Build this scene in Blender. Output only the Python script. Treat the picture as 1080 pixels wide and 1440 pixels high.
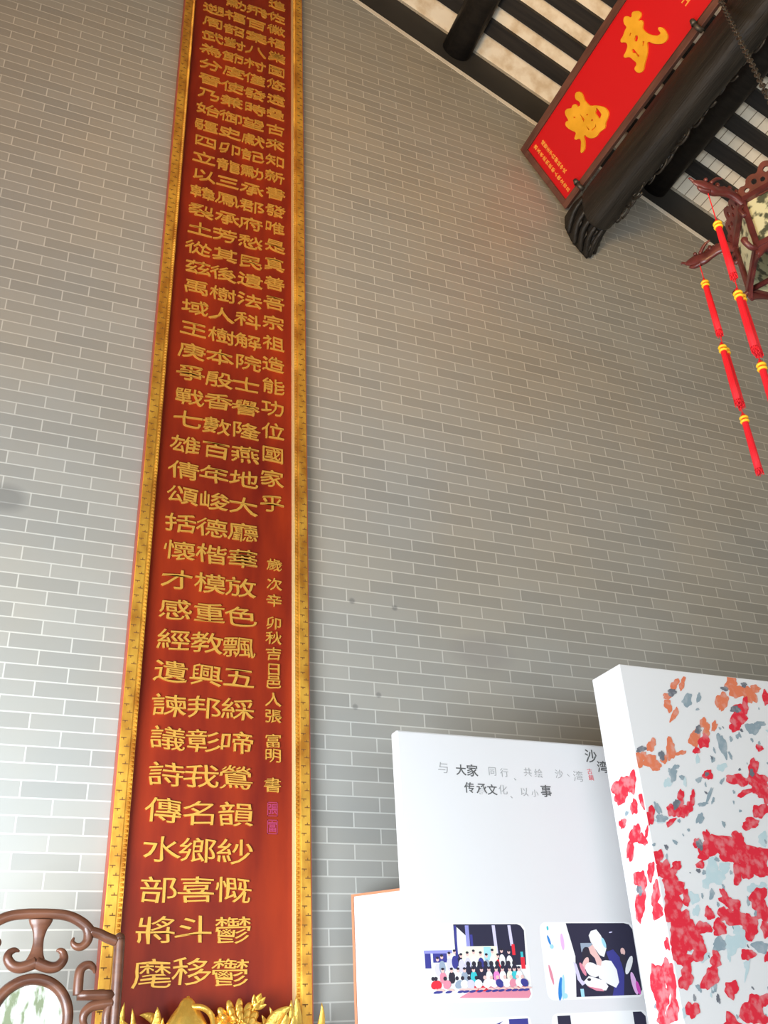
import bpy, bmesh, math, random
from mathutils import Vector, Matrix, Euler
random.seed(7)
for o in list(bpy.data.objects):
    bpy.data.objects.remove(o)
SC = bpy.context.scene
COL = SC.collection

# ------------------------------------------------------------ camera, light, exposure
CAM_Z = 0.70
cam_data = bpy.data.cameras.new('camera')
cam = bpy.data.objects.new('camera', cam_data)
COL.objects.link(cam)
cam_data.sensor_fit = 'VERTICAL'
cam_data.sensor_height = 36.0
cam_data.lens = 33.4835
cam_data.clip_start = 0.05
cam.matrix_world = Matrix((
    (0.9197, -0.1535, -0.3613, 0.0),
    (-0.3895, -0.4721, -0.7908, -4.102),
    (-0.0492, 0.8681, -0.4940, CAM_Z),
    (0, 0, 0, 1)))
SC.camera = cam
SC.view_settings.view_transform = 'Standard'
SC.view_settings.look = 'None'
SC.view_settings.gamma = 1.0
SC.view_settings.use_curve_mapping = False
SC.view_settings.exposure = 0.0
SC.cycles.max_bounces = 6

world = bpy.data.worlds.new('hall_ambient')
SC.world = world
world.use_nodes = True
world.node_tree.nodes['Background'].inputs[0].default_value = (1.0, 0.97, 0.78, 1)
world.node_tree.nodes['Background'].inputs[1].default_value = 0.12


def lamp(name, kind, loc, target, energy, color, size=1.0, size_y=None, spread=None):
    d = bpy.data.lights.new(name, kind)
    d.energy = energy
    d.color = color
    if kind == 'AREA':
        d.shape = 'RECTANGLE'
        d.size = size
        d.size_y = size_y or size
        if spread:
            d.spread = spread
    elif kind in ('POINT', 'SPOT'):
        d.shadow_soft_size = size
    o = bpy.data.objects.new(name, d)
    COL.objects.link(o)
    o.location = loc
    o.rotation_euler = (Vector(target) - Vector(loc)).to_track_quat('-Z', 'Y').to_euler()
    return o


# daylight: courtyard behind the viewer, plus a fill lamp added low on the left
lamp('side_daylight_fill', 'AREA', (-1.15, -2.2, 0.55), (0.8, 0, 1.2), 250, (0.84, 0.92, 1.0), 2.0, 1.1)
lamp('courtyard_daylight', 'AREA', (0.3, -7.5, 1.0), (0.9, 0, 1.3), 215, (0.84, 0.94, 1.0), 7.0, 1.5)
# warm hall lamps, out of view
lamp('hall_lamp_left', 'AREA', (-1.5, -3.0, 4.5), (0.2, 0, 7.2), 42, (1.0, 0.48, 0.13), 1.0, 1.0)
lamp('hall_lamp_centre', 'AREA', (-1.0, -4.5, 2.0), (3.6, -0.6, 7.3), 48, (1.0, 0.60, 0.20), 1.2, 1.2, math.radians(70))
lamp('hall_lamp_right', 'AREA', (5.0, -4.0, 3.2), (4.0, 0, 5.5), 24, (1.0, 0.80, 0.58), 1.2, 1.2)

# measured outlines: brush characters, painted dabs, chair profile, writing
WU=[[(1.3362, 0.4682), (1.3583, 0.454), (1.3773, 0.4271), (1.3737, 0.4067), (1.3549, 0.3973), (1.3341, 0.3958), (1.351, 0.38), (1.3477, 0.3566), (1.3254, 0.3402), (1.3225, 0.3106), (1.3303, 0.2789), (1.3521, 0.2357), (1.3774, 0.2099), (1.3917, 0.2086), (1.3941, 0.2274), (1.4005, 0.244), (1.4168, 0.2318), (1.4239, 0.2068), (1.421, 0.1778), (1.4091, 0.1491), (1.3878, 0.1428), (1.364, 0.1501), (1.3403, 0.1709), (1.3137, 0.2088), (1.2908, 0.2477), (1.2701, 0.2262), (1.2441, 0.2025), (1.2096, 0.1833), (1.1797, 0.1692), (1.1553, 0.1539), (1.1346, 0.1561), (1.1182, 0.1697), (1.1106, 0.1925), (1.1142, 0.2133), (1.1451, 0.2213), (1.1449, 0.255), (1.1372, 0.2949), (1.109, 0.3314), (1.1426, 0.3415), (1.1779, 0.3604), (1.1803, 0.3799), (1.1577, 0.4187), (1.1926, 0.4266), (1.2321, 0.4395), (1.248, 0.4421), (1.2499, 0.4678), (1.2627, 0.491), (1.2795, 0.4979), (1.2995, 0.4811), (1.3135, 0.455)]]
WU_HOLES=[[(1.2583, 0.3512), (1.2702, 0.3366), (1.2619, 0.3246), (1.2426, 0.3149), (1.2306, 0.3296), (1.2415, 0.3441)], [(1.1891, 0.3105), (1.194, 0.2851), (1.1937, 0.2577), (1.1916, 0.2353), (1.1843, 0.2413), (1.1853, 0.2761), (1.1726, 0.297)], [(1.2733, 0.2829), (1.2797, 0.2695), (1.2542, 0.2564), (1.2522, 0.2644)], [(1.2413, 0.3945), (1.2512, 0.3878), (1.2304, 0.38), (1.2271, 0.3869)]]
KUI=[[(0.674, 0.4836), (0.6964, 0.4756), (0.7112, 0.4529), (0.7068, 0.4228), (0.6962, 0.394), (0.6967, 0.3614), (0.7049, 0.329), (0.734, 0.2992), (0.7588, 0.2656), (0.7794, 0.2282), (0.7815, 0.1944), (0.7704, 0.1725), (0.7418, 0.1584), (0.7124, 0.1506), (0.687, 0.1325), (0.6603, 0.1386), (0.6316, 0.1467), (0.6071, 0.1443), (0.5794, 0.1538), (0.555, 0.1742), (0.539, 0.2031), (0.5293, 0.231), (0.5012, 0.1998), (0.4697, 0.169), (0.4432, 0.1619), (0.4243, 0.17), (0.4456, 0.1945), (0.4851, 0.2404), (0.4499, 0.2781), (0.4709, 0.2909), (0.4876, 0.2995), (0.475, 0.3366), (0.4616, 0.3808), (0.4645, 0.4103), (0.4845, 0.418), (0.4985, 0.4086), (0.5086, 0.4449), (0.5261, 0.473), (0.5554, 0.467), (0.5801, 0.4454), (0.6, 0.4496), (0.6236, 0.4349), (0.6302, 0.4039), (0.6549, 0.4055), (0.6568, 0.4297), (0.6492, 0.4559)]]
KUI_HOLES=[[(0.7331, 0.28), (0.7343, 0.2412), (0.731, 0.2162), (0.7032, 0.2067), (0.6972, 0.219), (0.6984, 0.2639)], [(0.6058, 0.3579), (0.6075, 0.3297), (0.6042, 0.3041), (0.5894, 0.2971), (0.5927, 0.3227), (0.5996, 0.3443)], [(0.5868, 0.2649), (0.5901, 0.2235), (0.5787, 0.2272), (0.582, 0.2527)], [(0.6521, 0.2109), (0.6418, 0.1933), (0.5974, 0.2011), (0.598, 0.2091), (0.6347, 0.201)], [(0.5516, 0.3915), (0.5625, 0.3795), (0.5554, 0.3726), (0.5444, 0.3846)], [(0.6415, 0.3183), (0.6521, 0.3066), (0.6451, 0.2997), (0.6345, 0.3115)], [(0.6465, 0.2605), (0.6571, 0.2488), (0.6501, 0.242), (0.6395, 0.2536)]]
BLOSSOMS=[('Of',2.882,2.083,0.019,-0.004,-0.02,-0.03),('Of',2.928,2.093,0.015,-0.002,-0.017,-0.031),('Of',2.822,1.982,0.022,0.005,-0.001,-0.029),('Of',2.847,1.943,0.014,-0.003,-0.023,-0.035),('Of',2.825,2.024,0.022,0.002,-0.004,-0.015),('Df',2.858,2.045,0.029,0.011,0.003,-0.014),('Of',3.218,2.126,0.039,0.004,-0.009,-0.032),('Of',3.244,2.085,0.047,0.004,-0.011,-0.038),('Of',3.139,2.033,0.033,-0.002,-0.021,-0.044),('Of',3.317,2.073,0.033,0.011,0.007,-0.046),('Of',3.359,2.108,0.032,0.003,-0.006,-0.019),('Of',3.13,2.002,0.013,-0.003,-0.017,-0.024),('Df',3.17,2.091,0.023,0.002,-0.003,-0.011),('Df',3.293,2.121,0.02,0.002,-0.004,-0.012),('Rf',3.217,1.966,0.054,0.004,-0.015,-0.049),('Rf',3.27,2.019,0.023,0.002,-0.011,-0.038),('Rf',3.177,1.909,0.026,-0.006,-0.017,-0.024),('Df',3.206,1.996,0.027,0.002,-0.005,-0.019),('Of',3.003,1.914,0.026,0.002,-0.006,-0.024),('Of',2.935,1.845,0.033,0.002,-0.011,-0.041),('Of',3.008,1.879,0.021,-0.002,-0.014,-0.03),('Of',3.059,1.906,0.013,-0.003,-0.018,-0.026),('Rf',2.981,1.831,0.029,0.002,-0.009,-0.035),('Rf',2.927,1.787,0.015,-0.004,-0.012,-0.017),('Df',2.962,1.882,0.02,0.001,-0.005,-0.018),('Of',2.606,1.729,0.027,0.002,-0.007,-0.033),('Of',2.688,1.795,0.023,-0.002,-0.012,-0.028),('Of',2.671,1.722,0.041,0.002,-0.008,-0.033),('Of',2.787,1.784,0.028,0.002,-0.011,-0.045),('Of',2.742,1.737,0.021,0.001,-0.004,-0.017),('Of',2.839,1.771,0.028,0.009,0.002,-0.01),('Of',2.637,1.747,0.02,0.001,-0.004,-0.017),('Of',2.693,1.701,0.027,0.002,-0.004,-0.017),('Df',2.63,1.774,0.024,0.002,-0.003,-0.014),('Df',2.732,1.753,0.017,0.001,-0.005,-0.02),('Rf',3.412,2.068,0.024,0.002,-0.012,-0.039),('Rs',-0.709,1.642,-0.05,-0.018,0.03,-0.046),('Rs',-0.784,1.645,-0.034,-0.008,0.012,-0.04),('Rs',-0.687,1.598,-0.035,-0.008,0.007,-0.025),('Rs',-0.772,1.547,-0.021,-0.005,0.01,-0.034),('Rs',-0.838,1.558,-0.025,-0.006,0.009,-0.029),('Rf',2.613,1.496,0.023,0.001,-0.009,-0.041),('Rs',-0.676,1.499,-0.022,-0.005,0.007,-0.022),('Rs',-0.75,1.442,-0.033,-0.007,0.012,-0.039),('Rs',-0.699,1.39,-0.024,-0.007,0.026,-0.041),('Rs',-0.786,1.414,-0.025,0.0,-0.009,-0.03),('Rs',-0.827,1.437,-0.011,-0.003,0.014,-0.022),('Rf',2.79,1.577,0.02,0.001,-0.008,-0.032),('Rf',2.852,1.579,0.014,0.001,-0.008,-0.032),('Rf',2.73,1.521,0.027,0.001,-0.006,-0.026),('Rf',2.77,1.523,0.034,0.001,-0.008,-0.032),('Rf',2.82,1.535,0.019,-0.002,-0.015,-0.032),('Rf',2.712,1.474,0.024,0.014,0.008,-0.009),('Df',2.759,1.549,0.018,0.001,-0.005,-0.021),('Rf',2.962,1.683,0.025,0.001,-0.007,-0.025),('Df',2.956,1.685,0.01,0.001,-0.003,-0.011),('Rf',3.121,1.669,0.05,-0.013,-0.02,-0.027),('Rf',3.224,1.72,0.03,0.002,-0.016,-0.052),('Rf',3.236,1.664,0.067,0.003,-0.012,-0.04),('Rf',3.148,1.615,0.045,0.014,0.002,-0.013),('Rf',3.251,1.619,0.045,0.002,-0.009,-0.028),('Df',3.212,1.705,0.015,0.001,-0.005,-0.017),('Rf',3.137,1.483,0.05,0.002,-0.007,-0.024),('Rf',3.211,1.54,0.044,0.002,-0.01,-0.033),('Rf',3.293,1.822,0.023,0.001,-0.005,-0.015),('Rf',3.27,1.609,0.022,0.001,-0.011,-0.034),('Rf',2.824,1.395,0.017,0.0,-0.005,-0.021),('Rf',2.884,1.422,0.017,0.004,0.002,-0.03),('Rf',2.93,1.393,0.075,0.002,-0.012,-0.041),('Rf',3.047,1.417,0.03,-0.008,-0.023,-0.03),('Rf',2.853,1.355,0.04,0.001,-0.007,-0.025),('Rf',3.059,1.365,0.084,0.002,-0.014,-0.047),('Rf',3.133,1.335,0.071,0.001,-0.015,-0.047),('Rf',3.007,1.282,0.027,0.0,-0.013,-0.045),('Rf',3.065,1.293,0.042,0.001,-0.012,-0.041),('Rf',2.821,1.309,0.026,0.011,0.006,-0.011),('Rf',3.145,1.284,0.035,0.001,-0.006,-0.021),('Df',2.838,1.388,0.017,0.0,-0.005,-0.021),('Rf',2.974,1.358,0.055,0.001,-0.009,-0.031),('Rf',2.614,1.335,0.026,0.006,0.003,-0.028),('Rf',2.628,1.286,0.038,0.001,-0.009,-0.039),('Rf',2.694,1.297,0.023,-0.006,-0.017,-0.023),('Rf',2.664,1.228,0.057,0.001,-0.009,-0.039),('Rf',2.639,1.151,0.044,0.0,-0.014,-0.056),('Rf',2.716,1.18,0.019,0.0,-0.007,-0.029),('Rf',2.664,1.076,0.056,-0.0,-0.014,-0.055),('Rf',2.705,1.039,0.056,-0.0,-0.014,-0.055),('Rf',2.636,1.012,0.049,-0.0,-0.011,-0.045),('Rf',2.73,0.993,0.038,-0.0,-0.011,-0.041),('Rf',2.647,0.958,0.043,-0.001,-0.007,-0.027),('Rf',2.643,0.896,0.036,-0.001,-0.01,-0.039),('Rs',-0.829,1.014,-0.019,-0.002,0.007,-0.022),('Rf',2.655,1.114,0.038,0.0,-0.009,-0.037),('Rs',-0.807,1.286,-0.024,-0.004,0.01,-0.033),('Rs',-0.731,1.263,-0.041,-0.006,0.011,-0.038),('Rs',-0.709,1.188,-0.033,-0.005,0.017,-0.056),('Rs',-0.686,1.143,-0.021,-0.003,0.011,-0.037),('Rs',-0.815,1.202,-0.028,-0.004,0.014,-0.046),('Rs',-0.803,1.137,-0.039,-0.005,0.008,-0.027),('Ds',-0.715,1.227,-0.018,-0.003,0.006,-0.019),('Rf',2.913,1.191,0.017,0.007,0.013,-0.025),('Rf',2.938,1.162,0.04,-0.019,-0.023,-0.021),('Rf',2.816,1.123,0.023,0.0,-0.007,-0.026),('Rf',2.77,1.071,0.038,-0.0,-0.007,-0.026),('Rf',2.853,1.071,0.039,-0.0,-0.008,-0.028),('Rf',2.894,1.123,0.033,0.0,-0.008,-0.029),('Rf',2.954,1.104,0.057,-0.017,-0.025,-0.031),('Rf',3.012,1.075,0.047,-0.0,-0.013,-0.043),('Rf',3.085,1.183,0.048,0.0,-0.012,-0.04),('Rf',3.097,1.133,0.034,0.0,-0.014,-0.044),('Rf',3.089,1.065,0.027,-0.0,-0.009,-0.029),('Rf',2.802,0.956,0.026,0.004,0.003,-0.031),('Rf',2.759,0.893,0.035,-0.005,-0.023,-0.043),('Rf',2.85,0.851,0.032,0.005,0.003,-0.032),('Rf',2.967,0.972,0.033,-0.0,-0.007,-0.023),('Rf',2.645,0.787,0.03,-0.001,-0.008,-0.03),('Rf',2.935,0.782,0.051,-0.002,-0.016,-0.052),('Rf',2.994,0.807,0.039,-0.001,-0.007,-0.022),('Rf',2.902,0.757,0.031,-0.001,-0.008,-0.026),('Rf',2.962,0.746,0.038,-0.001,-0.007,-0.022),('Rf',3.062,0.961,0.013,-0.0,-0.006,-0.019),('Rs',-0.728,0.896,-0.048,0.001,-0.0,-0.061),('Rs',-0.801,0.926,-0.031,-0.003,0.014,-0.043),('Rs',-0.738,0.825,-0.046,-0.003,0.013,-0.043),('Rs',-0.811,0.881,-0.03,-0.002,0.016,-0.051),('Rs',-0.789,0.787,-0.038,-0.002,0.013,-0.042),('Rs',-0.719,0.764,-0.031,-0.001,0.008,-0.026),('Bf',2.937,2.016,0.022,-0.01,-0.025,-0.028),('Bf',3.006,2.034,0.012,0.001,-0.007,-0.025),('Bf',2.984,1.978,0.009,0.001,-0.002,-0.007),('Bf',3.283,1.911,0.039,0.003,-0.009,-0.031),('Bf',3.08,1.826,0.023,0.005,-0.003,-0.051),('Bf',2.774,1.673,0.02,-0.002,-0.013,-0.027),('Bf',2.819,1.664,0.014,0.001,-0.003,-0.011),('Bf',2.907,1.658,0.015,0.001,-0.004,-0.014),('Bf',2.945,1.594,0.007,-0.002,-0.03,-0.042),('Bf',2.9,1.555,0.025,0.007,0.002,-0.009),('Bf',2.96,1.573,0.007,-0.002,-0.01,-0.013),('Bf',2.87,1.495,0.015,-0.004,-0.018,-0.025),('Bf',2.659,1.529,0.012,0.004,0.01,-0.028),('Bf',2.669,1.488,0.026,0.001,-0.004,-0.018),('Bf',2.796,1.707,0.017,0.001,-0.003,-0.012),('Bf',2.797,1.446,0.008,0.0,-0.002,-0.006),('Bf',2.606,1.382,0.008,0.0,-0.002,-0.007),('Lf',3.188,1.421,0.029,0.001,-0.008,-0.027),('Lf',2.878,1.3,0.027,0.0,-0.012,-0.045),('Lf',2.893,1.26,0.04,0.001,-0.008,-0.03),('Lf',2.945,1.301,0.034,0.001,-0.006,-0.02),('Lf',2.754,1.181,0.026,0.0,-0.006,-0.024),('Bf',2.849,1.196,0.014,0.0,-0.005,-0.019),('Lf',3.07,1.222,0.027,0.0,-0.006,-0.02),('Bf',2.836,1.01,0.038,-0.0,-0.006,-0.023),('Lf',2.9,1.01,0.045,-0.0,-0.009,-0.032),('Lf',2.953,1.056,0.033,-0.0,-0.007,-0.024),('Lf',2.748,0.966,0.025,-0.0,-0.005,-0.018),('Bf',2.768,0.858,0.014,-0.0,-0.005,-0.018),('Bf',2.695,0.859,0.011,0.004,0.006,-0.012),('Bf',3.041,0.999,0.04,-0.0,-0.007,-0.023),('Lf',2.601,0.776,0.018,-0.001,-0.005,-0.021),('Bs',-0.714,1.533,-0.013,-0.003,0.003,-0.009),('Bs',-0.693,0.809,-0.012,-0.001,0.003,-0.009),('Bf',2.659,1.336,0.006,0.0,-0.003,-0.012),('Bf',3.085,1.792,0.015,0.004,0.001,-0.028),('Bf',3.337,1.939,0.031,0.002,-0.004,-0.012),('Bf',3.009,1.753,0.014,0.001,-0.003,-0.012),('Bf',3.033,1.659,0.008,-0.003,-0.011,-0.013),('Lf',3.05,1.721,0.029,0.002,-0.005,-0.017),('Lf',2.738,1.638,0.02,0.001,-0.005,-0.022),('Lf',2.835,1.24,0.02,0.0,-0.007,-0.025),('Lf',3.127,1.228,0.028,0.0,-0.005,-0.015),('Lf',2.755,1.133,0.019,0.0,-0.005,-0.019),('Lf',2.955,1.019,0.033,-0.0,-0.006,-0.019),('Lf',2.66,1.477,0.026,0.001,-0.002,-0.01),('Lf',2.953,0.926,0.009,-0.001,-0.022,-0.04),('Bf',2.832,1.279,0.011,0.0,-0.002,-0.008),('Bf',2.913,1.331,0.013,0.0,-0.002,-0.008),('Bf',3.18,1.868,0.012,0.001,-0.003,-0.01),('Bf',3.139,1.853,0.01,0.001,-0.003,-0.012)]
CHAIR_PATHS={'crest': [[-0.0173, 1.1703], [0.0441, 1.1696], [0.0874, 1.1648], [0.1199, 1.1535], [0.1513, 1.1346], [0.1731, 1.1139]], 'curl': [[0.1533, 1.1346], [0.1656, 1.1102], [0.1643, 1.0842], [0.1484, 1.0677], [0.129, 1.0679], [0.1168, 1.0809], [0.1202, 1.0956]], 'ext': [[0.1731, 1.1139], [0.2035, 1.1062], [0.2284, 1.0948], [0.2635, 1.0815]], 'post': [[0.2631, 1.0852], [0.2677, 1.0019], [0.2708, 0.9081], [0.2739, 0.8308]], 'stem': [[-0.0042, 1.1629], [-0.001, 1.1369], [0.0042, 1.1038], [0.005, 1.0674], [0.0038, 1.0314], [0.0047, 1.01]], 'al': [[0.0052, 1.0207], [-0.0196, 1.0104], [-0.0448, 1.0055], [-0.0679, 1.013], [-0.0834, 1.0327], [-0.0803, 1.0504], [-0.0647, 1.0581], [-0.0494, 1.0543]], 'ar': [[0.0052, 1.0207], [0.0328, 1.0095], [0.056, 1.0038], [0.0781, 1.0087], [0.093, 1.0283], [0.0888, 1.0483], [0.0765, 1.0557], [0.0672, 1.054]], 'bar': [[0.272, 0.917], [0.1487, 0.9192]], 'barv': [[0.1506, 0.9191], [0.1488, 0.9538], [0.1497, 0.9895], [0.1607, 1.0055], [0.1796, 1.0099], [0.1942, 0.9995], [0.1989, 0.9832]], 'hook': [[0.2664, 0.8923], [0.2319, 0.8898], [0.198, 0.8838], [0.1788, 0.867], [0.1754, 0.8446], [0.1847, 0.8271]], 'hookv': [[0.2565, 0.8944], [0.2501, 0.8594], [0.2511, 0.8281]]}
WRITING=[('与', 1.853, 1.739, 0.051), ('大', 1.937, 1.734, 0.046), ('家', 1.991, 1.734, 0.052), ('同', 2.089, 1.737, 0.04), ('行', 2.148, 1.734, 0.04), ('、', 2.21, 1.719, 0.037), ('共', 2.267, 1.743, 0.041), ('绘', 2.321, 1.74, 0.041), ('沙', 2.428, 1.743, 0.041), ('丶', 2.476, 1.739, 0.029), ('湾', 2.528, 1.738, 0.051), ('传', 1.97, 1.661, 0.045), ('承', 2.028, 1.658, 0.048), ('文', 2.079, 1.657, 0.045), ('化', 2.132, 1.66, 0.043), ('、', 2.182, 1.641, 0.036), ('以', 2.237, 1.656, 0.04), ('小', 2.29, 1.652, 0.034), ('事', 2.349, 1.664, 0.053), ('沙', 2.614, 1.834, 0.066), ('湾', 2.668, 1.788, 0.059)]


# ------------------------------------------------------------ materials
def new_mat(name, color, rough=0.6, metal=0.0, spec=0.5):
    m = bpy.data.materials.new(name)
    m.use_nodes = True
    b = m.node_tree.nodes['Principled BSDF']
    b.inputs['Base Color'].default_value = (*color, 1)
    b.inputs['Roughness'].default_value = rough
    b.inputs['Metallic'].default_value = metal
    b.inputs['Specular IOR Level'].default_value = spec
    return m


def nodes_of(m):
    return m.node_tree.nodes, m.node_tree.links, m.node_tree.nodes['Principled BSDF']


def mottle(m, c1, c2, scale=4.0, detail=4.0, stretch=(1, 1, 1), lo=0.35, hi=0.65, bump=0.0, bump_scale=30.0):
    n, l, b = nodes_of(m)
    tc = n.new('ShaderNodeTexCoord')
    mp = n.new('ShaderNodeMapping')
    mp.inputs['Scale'].default_value = stretch
    l.new(tc.outputs['Object'], mp.inputs['Vector'])
    nz = n.new('ShaderNodeTexNoise')
    nz.inputs['Scale'].default_value = scale
    nz.inputs['Detail'].default_value = detail
    l.new(mp.outputs['Vector'], nz.inputs['Vector'])
    r = n.new('ShaderNodeValToRGB')
    r.color_ramp.elements[0].position = lo
    r.color_ramp.elements[0].color = (*c1, 1)
    r.color_ramp.elements[1].position = hi
    r.color_ramp.elements[1].color = (*c2, 1)
    l.new(nz.outputs['Fac'], r.inputs['Fac'])
    l.new(r.outputs['Color'], b.inputs['Base Color'])
    if bump:
        n2 = n.new('ShaderNodeTexNoise')
        n2.inputs['Scale'].default_value = bump_scale
        l.new(mp.outputs['Vector'], n2.inputs['Vector'])
        bp = n.new('ShaderNodeBump')
        bp.inputs['Strength'].default_value = bump
        bp.inputs['Distance'].default_value = 0.01
        l.new(n2.outputs['Fac'], bp.inputs['Height'])
        l.new(bp.outputs['Normal'], b.inputs['Normal'])
    return m


def brick_material():
    m = new_mat('grey_brick', (0.4, 0.4, 0.37), 0.42, spec=0.6)
    n, l, b = nodes_of(m)
    tc = n.new('ShaderNodeTexCoord')
    sep = n.new('ShaderNodeSeparateXYZ')
    l.new(tc.outputs['Object'], sep.inputs[0])
    ax = n.new('ShaderNodeMath'); ax.operation = 'ADD'; ax.inputs[1].default_value = 0.0516 + 0.13
    az = n.new('ShaderNodeMath'); az.operation = 'ADD'; az.inputs[1].default_value = -(4.3311 - 0.034725)
    l.new(sep.outputs['X'], ax.inputs[0])
    l.new(sep.outputs['Z'], az.inputs[0])
    cb = n.new('ShaderNodeCombineXYZ')
    l.new(ax.outputs[0], cb.inputs['X'])
    l.new(az.outputs[0], cb.inputs['Y'])
    br = n.new('ShaderNodeTexBrick')
    br.offset = 0.5
    br.offset_frequency = 2
    br.squash = 1.0
    br.inputs['Scale'].default_value = 1.0
    br.inputs['Brick Width'].default_value = 0.26
    br.inputs['Row Height'].default_value = 0.06945
    br.inputs['Mortar Size'].default_value = 0.0033
    br.inputs['Mortar Smooth'].default_value = 0.15
    br.inputs['Bias'].default_value = 0.0
    br.inputs['Color1'].default_value = (0.312, 0.303, 0.272, 1)
    br.inputs['Color2'].default_value = (0.368, 0.355, 0.316, 1)
    br.inputs['Mortar'].default_value = (0.54, 0.525, 0.475, 1)
    l.new(cb.outputs[0], br.inputs['Vector'])
    # soft weathering: broad patches of greyer and browner brick
    nz = n.new('ShaderNodeTexNoise')
    nz.inputs['Scale'].default_value = 0.9
    nz.inputs['Detail'].default_value = 5.0
    l.new(tc.outputs['Object'], nz.inputs['Vector'])
    rp = n.new('ShaderNodeValToRGB')
    rp.color_ramp.elements[0].position = 0.35
    rp.color_ramp.elements[0].color = (0.93, 0.96, 1.0, 1)
    rp.color_ramp.elements[1].position = 0.65
    rp.color_ramp.elements[1].color = (1.0, 0.955, 0.90, 1)
    l.new(nz.outputs['Fac'], rp.inputs['Fac'])
    mx = n.new('ShaderNodeMix'); mx.data_type = 'RGBA'; mx.blend_type = 'MULTIPLY'
    mx.inputs['Factor'].default_value = 1.0
    l.new(br.outputs['Color'], mx.inputs[6])
    l.new(rp.outputs['Color'], mx.inputs[7])
    last = mx.outputs[2]
    # plaster daubs and soot marks at their own places on the wall
    for (x, z, rx, rz, col, amt) in (
            (0.655, 2.565, 0.05, 0.05, (0.8, 0.8, 0.8), 0.75),
            (0.645, 2.45, 0.05, 0.06, (0.8, 0.8, 0.8), 0.75),
            (-0.03, 3.0, 0.12, 0.09, (0.16, 0.16, 0.15), 0.6),
            (1.668, 2.706, 0.02, 0.02, (0.1, 0.1, 0.1), 0.5),
            (1.904, 2.697, 0.02, 0.02, (0.1, 0.1, 0.1), 0.5),
            (1.79, 2.22, 0.018, 0.018, (0.1, 0.1, 0.1), 0.5),
            (1.665, 2.15, 0.018, 0.018, (0.1, 0.1, 0.1), 0.5),
            (2.4, 2.5, 0.22, 0.12, (0.2, 0.19, 0.2), 0.28)):
        mp = n.new('ShaderNodeMapping')
        mp.vector_type = 'TEXTURE'
        mp.inputs['Location'].default_value = (x, 0, z)
        mp.inputs['Scale'].default_value = (rx, 1, rz)
        l.new(tc.outputs['Object'], mp.inputs['Vector'])
        gr = n.new('ShaderNodeTexGradient'); gr.gradient_type = 'SPHERICAL'
        l.new(mp.outputs[0], gr.inputs[0])
        mr = n.new('ShaderNodeMapRange')
        mr.inputs['From Min'].default_value = 0.0
        mr.inputs['From Max'].default_value = 0.5
        mr.inputs['To Max'].default_value = amt
        l.new(gr.outputs['Fac'], mr.inputs['Value'])
        m2 = n.new('ShaderNodeMix'); m2.data_type = 'RGBA'
        m2.inputs[7].default_value = (*col, 1)
        l.new(mr.outputs[0], m2.inputs['Factor'])
        l.new(last, m2.inputs[6])
        last = m2.outputs[2]
    l.new(last, b.inputs['Base Color'])
    bp = n.new('ShaderNodeBump')
    bp.inputs['Strength'].default_value = 0.25
    bp.inputs['Distance'].default_value = 0.003
    bp.invert = True
    l.new(br.outputs['Fac'], bp.inputs['Height'])
    l.new(bp.outputs['Normal'], b.inputs['Normal'])
    return m


def roof_tile_material():
    m = new_mat('limewashed_roof_tile', (0.8, 0.72, 0.58), 0.85)
    n, l, b = nodes_of(m)
    tc = n.new('ShaderNodeTexCoord')
    br = n.new('ShaderNodeTexBrick')
    br.offset = 0.0
    br.inputs['Scale'].default_value = 1.0
    br.inputs['Brick Width'].default_value = 0.083
    br.inputs['Row Height'].default_value = 0.237
    br.inputs['Mortar Size'].default_value = 0.0040
    br.inputs['Mortar Smooth'].default_value = 0.2
    br.inputs['Color1'].default_value = (0.80, 0.73, 0.60, 1)
    br.inputs['Color2'].default_value = (0.86, 0.80, 0.68, 1)
    br.inputs['Mortar'].default_value = (0.30, 0.24, 0.17, 1)
    l.new(tc.outputs['Object'], br.inputs['Vector'])
    plain = n.new('ShaderNodeTexNoise')
    plain.inputs['Scale'].default_value = 7.0
    plain.inputs['Detail'].default_value = 4.0
    l.new(tc.outputs['Object'], plain.inputs['Vector'])
    rp = n.new('ShaderNodeValToRGB')
    rp.color_ramp.elements[0].position = 0.36
    rp.color_ramp.elements[0].color = (0.66, 0.55, 0.40, 1)
    rp.color_ramp.elements[1].position = 0.55
    rp.color_ramp.elements[1].color = (0.86, 0.80, 0.68, 1)
    l.new(plain.outputs['Fac'], rp.inputs['Fac'])
    # the upper run of tiles is limewashed over its joints, the lower run is bare
    sep = n.new('ShaderNodeSeparateXYZ')
    l.new(tc.outputs['Object'], sep.inputs[0])
    gt = n.new('ShaderNodeMath'); gt.operation = 'GREATER_THAN'; gt.inputs[1].default_value = 4.9
    l.new(sep.outputs['X'], gt.inputs[0])
    mx = n.new('ShaderNodeMix'); mx.data_type = 'RGBA'
    l.new(gt.outputs[0], mx.inputs['Factor'])
    l.new(rp.outputs['Color'], mx.inputs[6])
    l.new(br.outputs['Color'], mx.inputs[7])
    l.new(mx.outputs[2], b.inputs['Base Color'])
    return m


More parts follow.
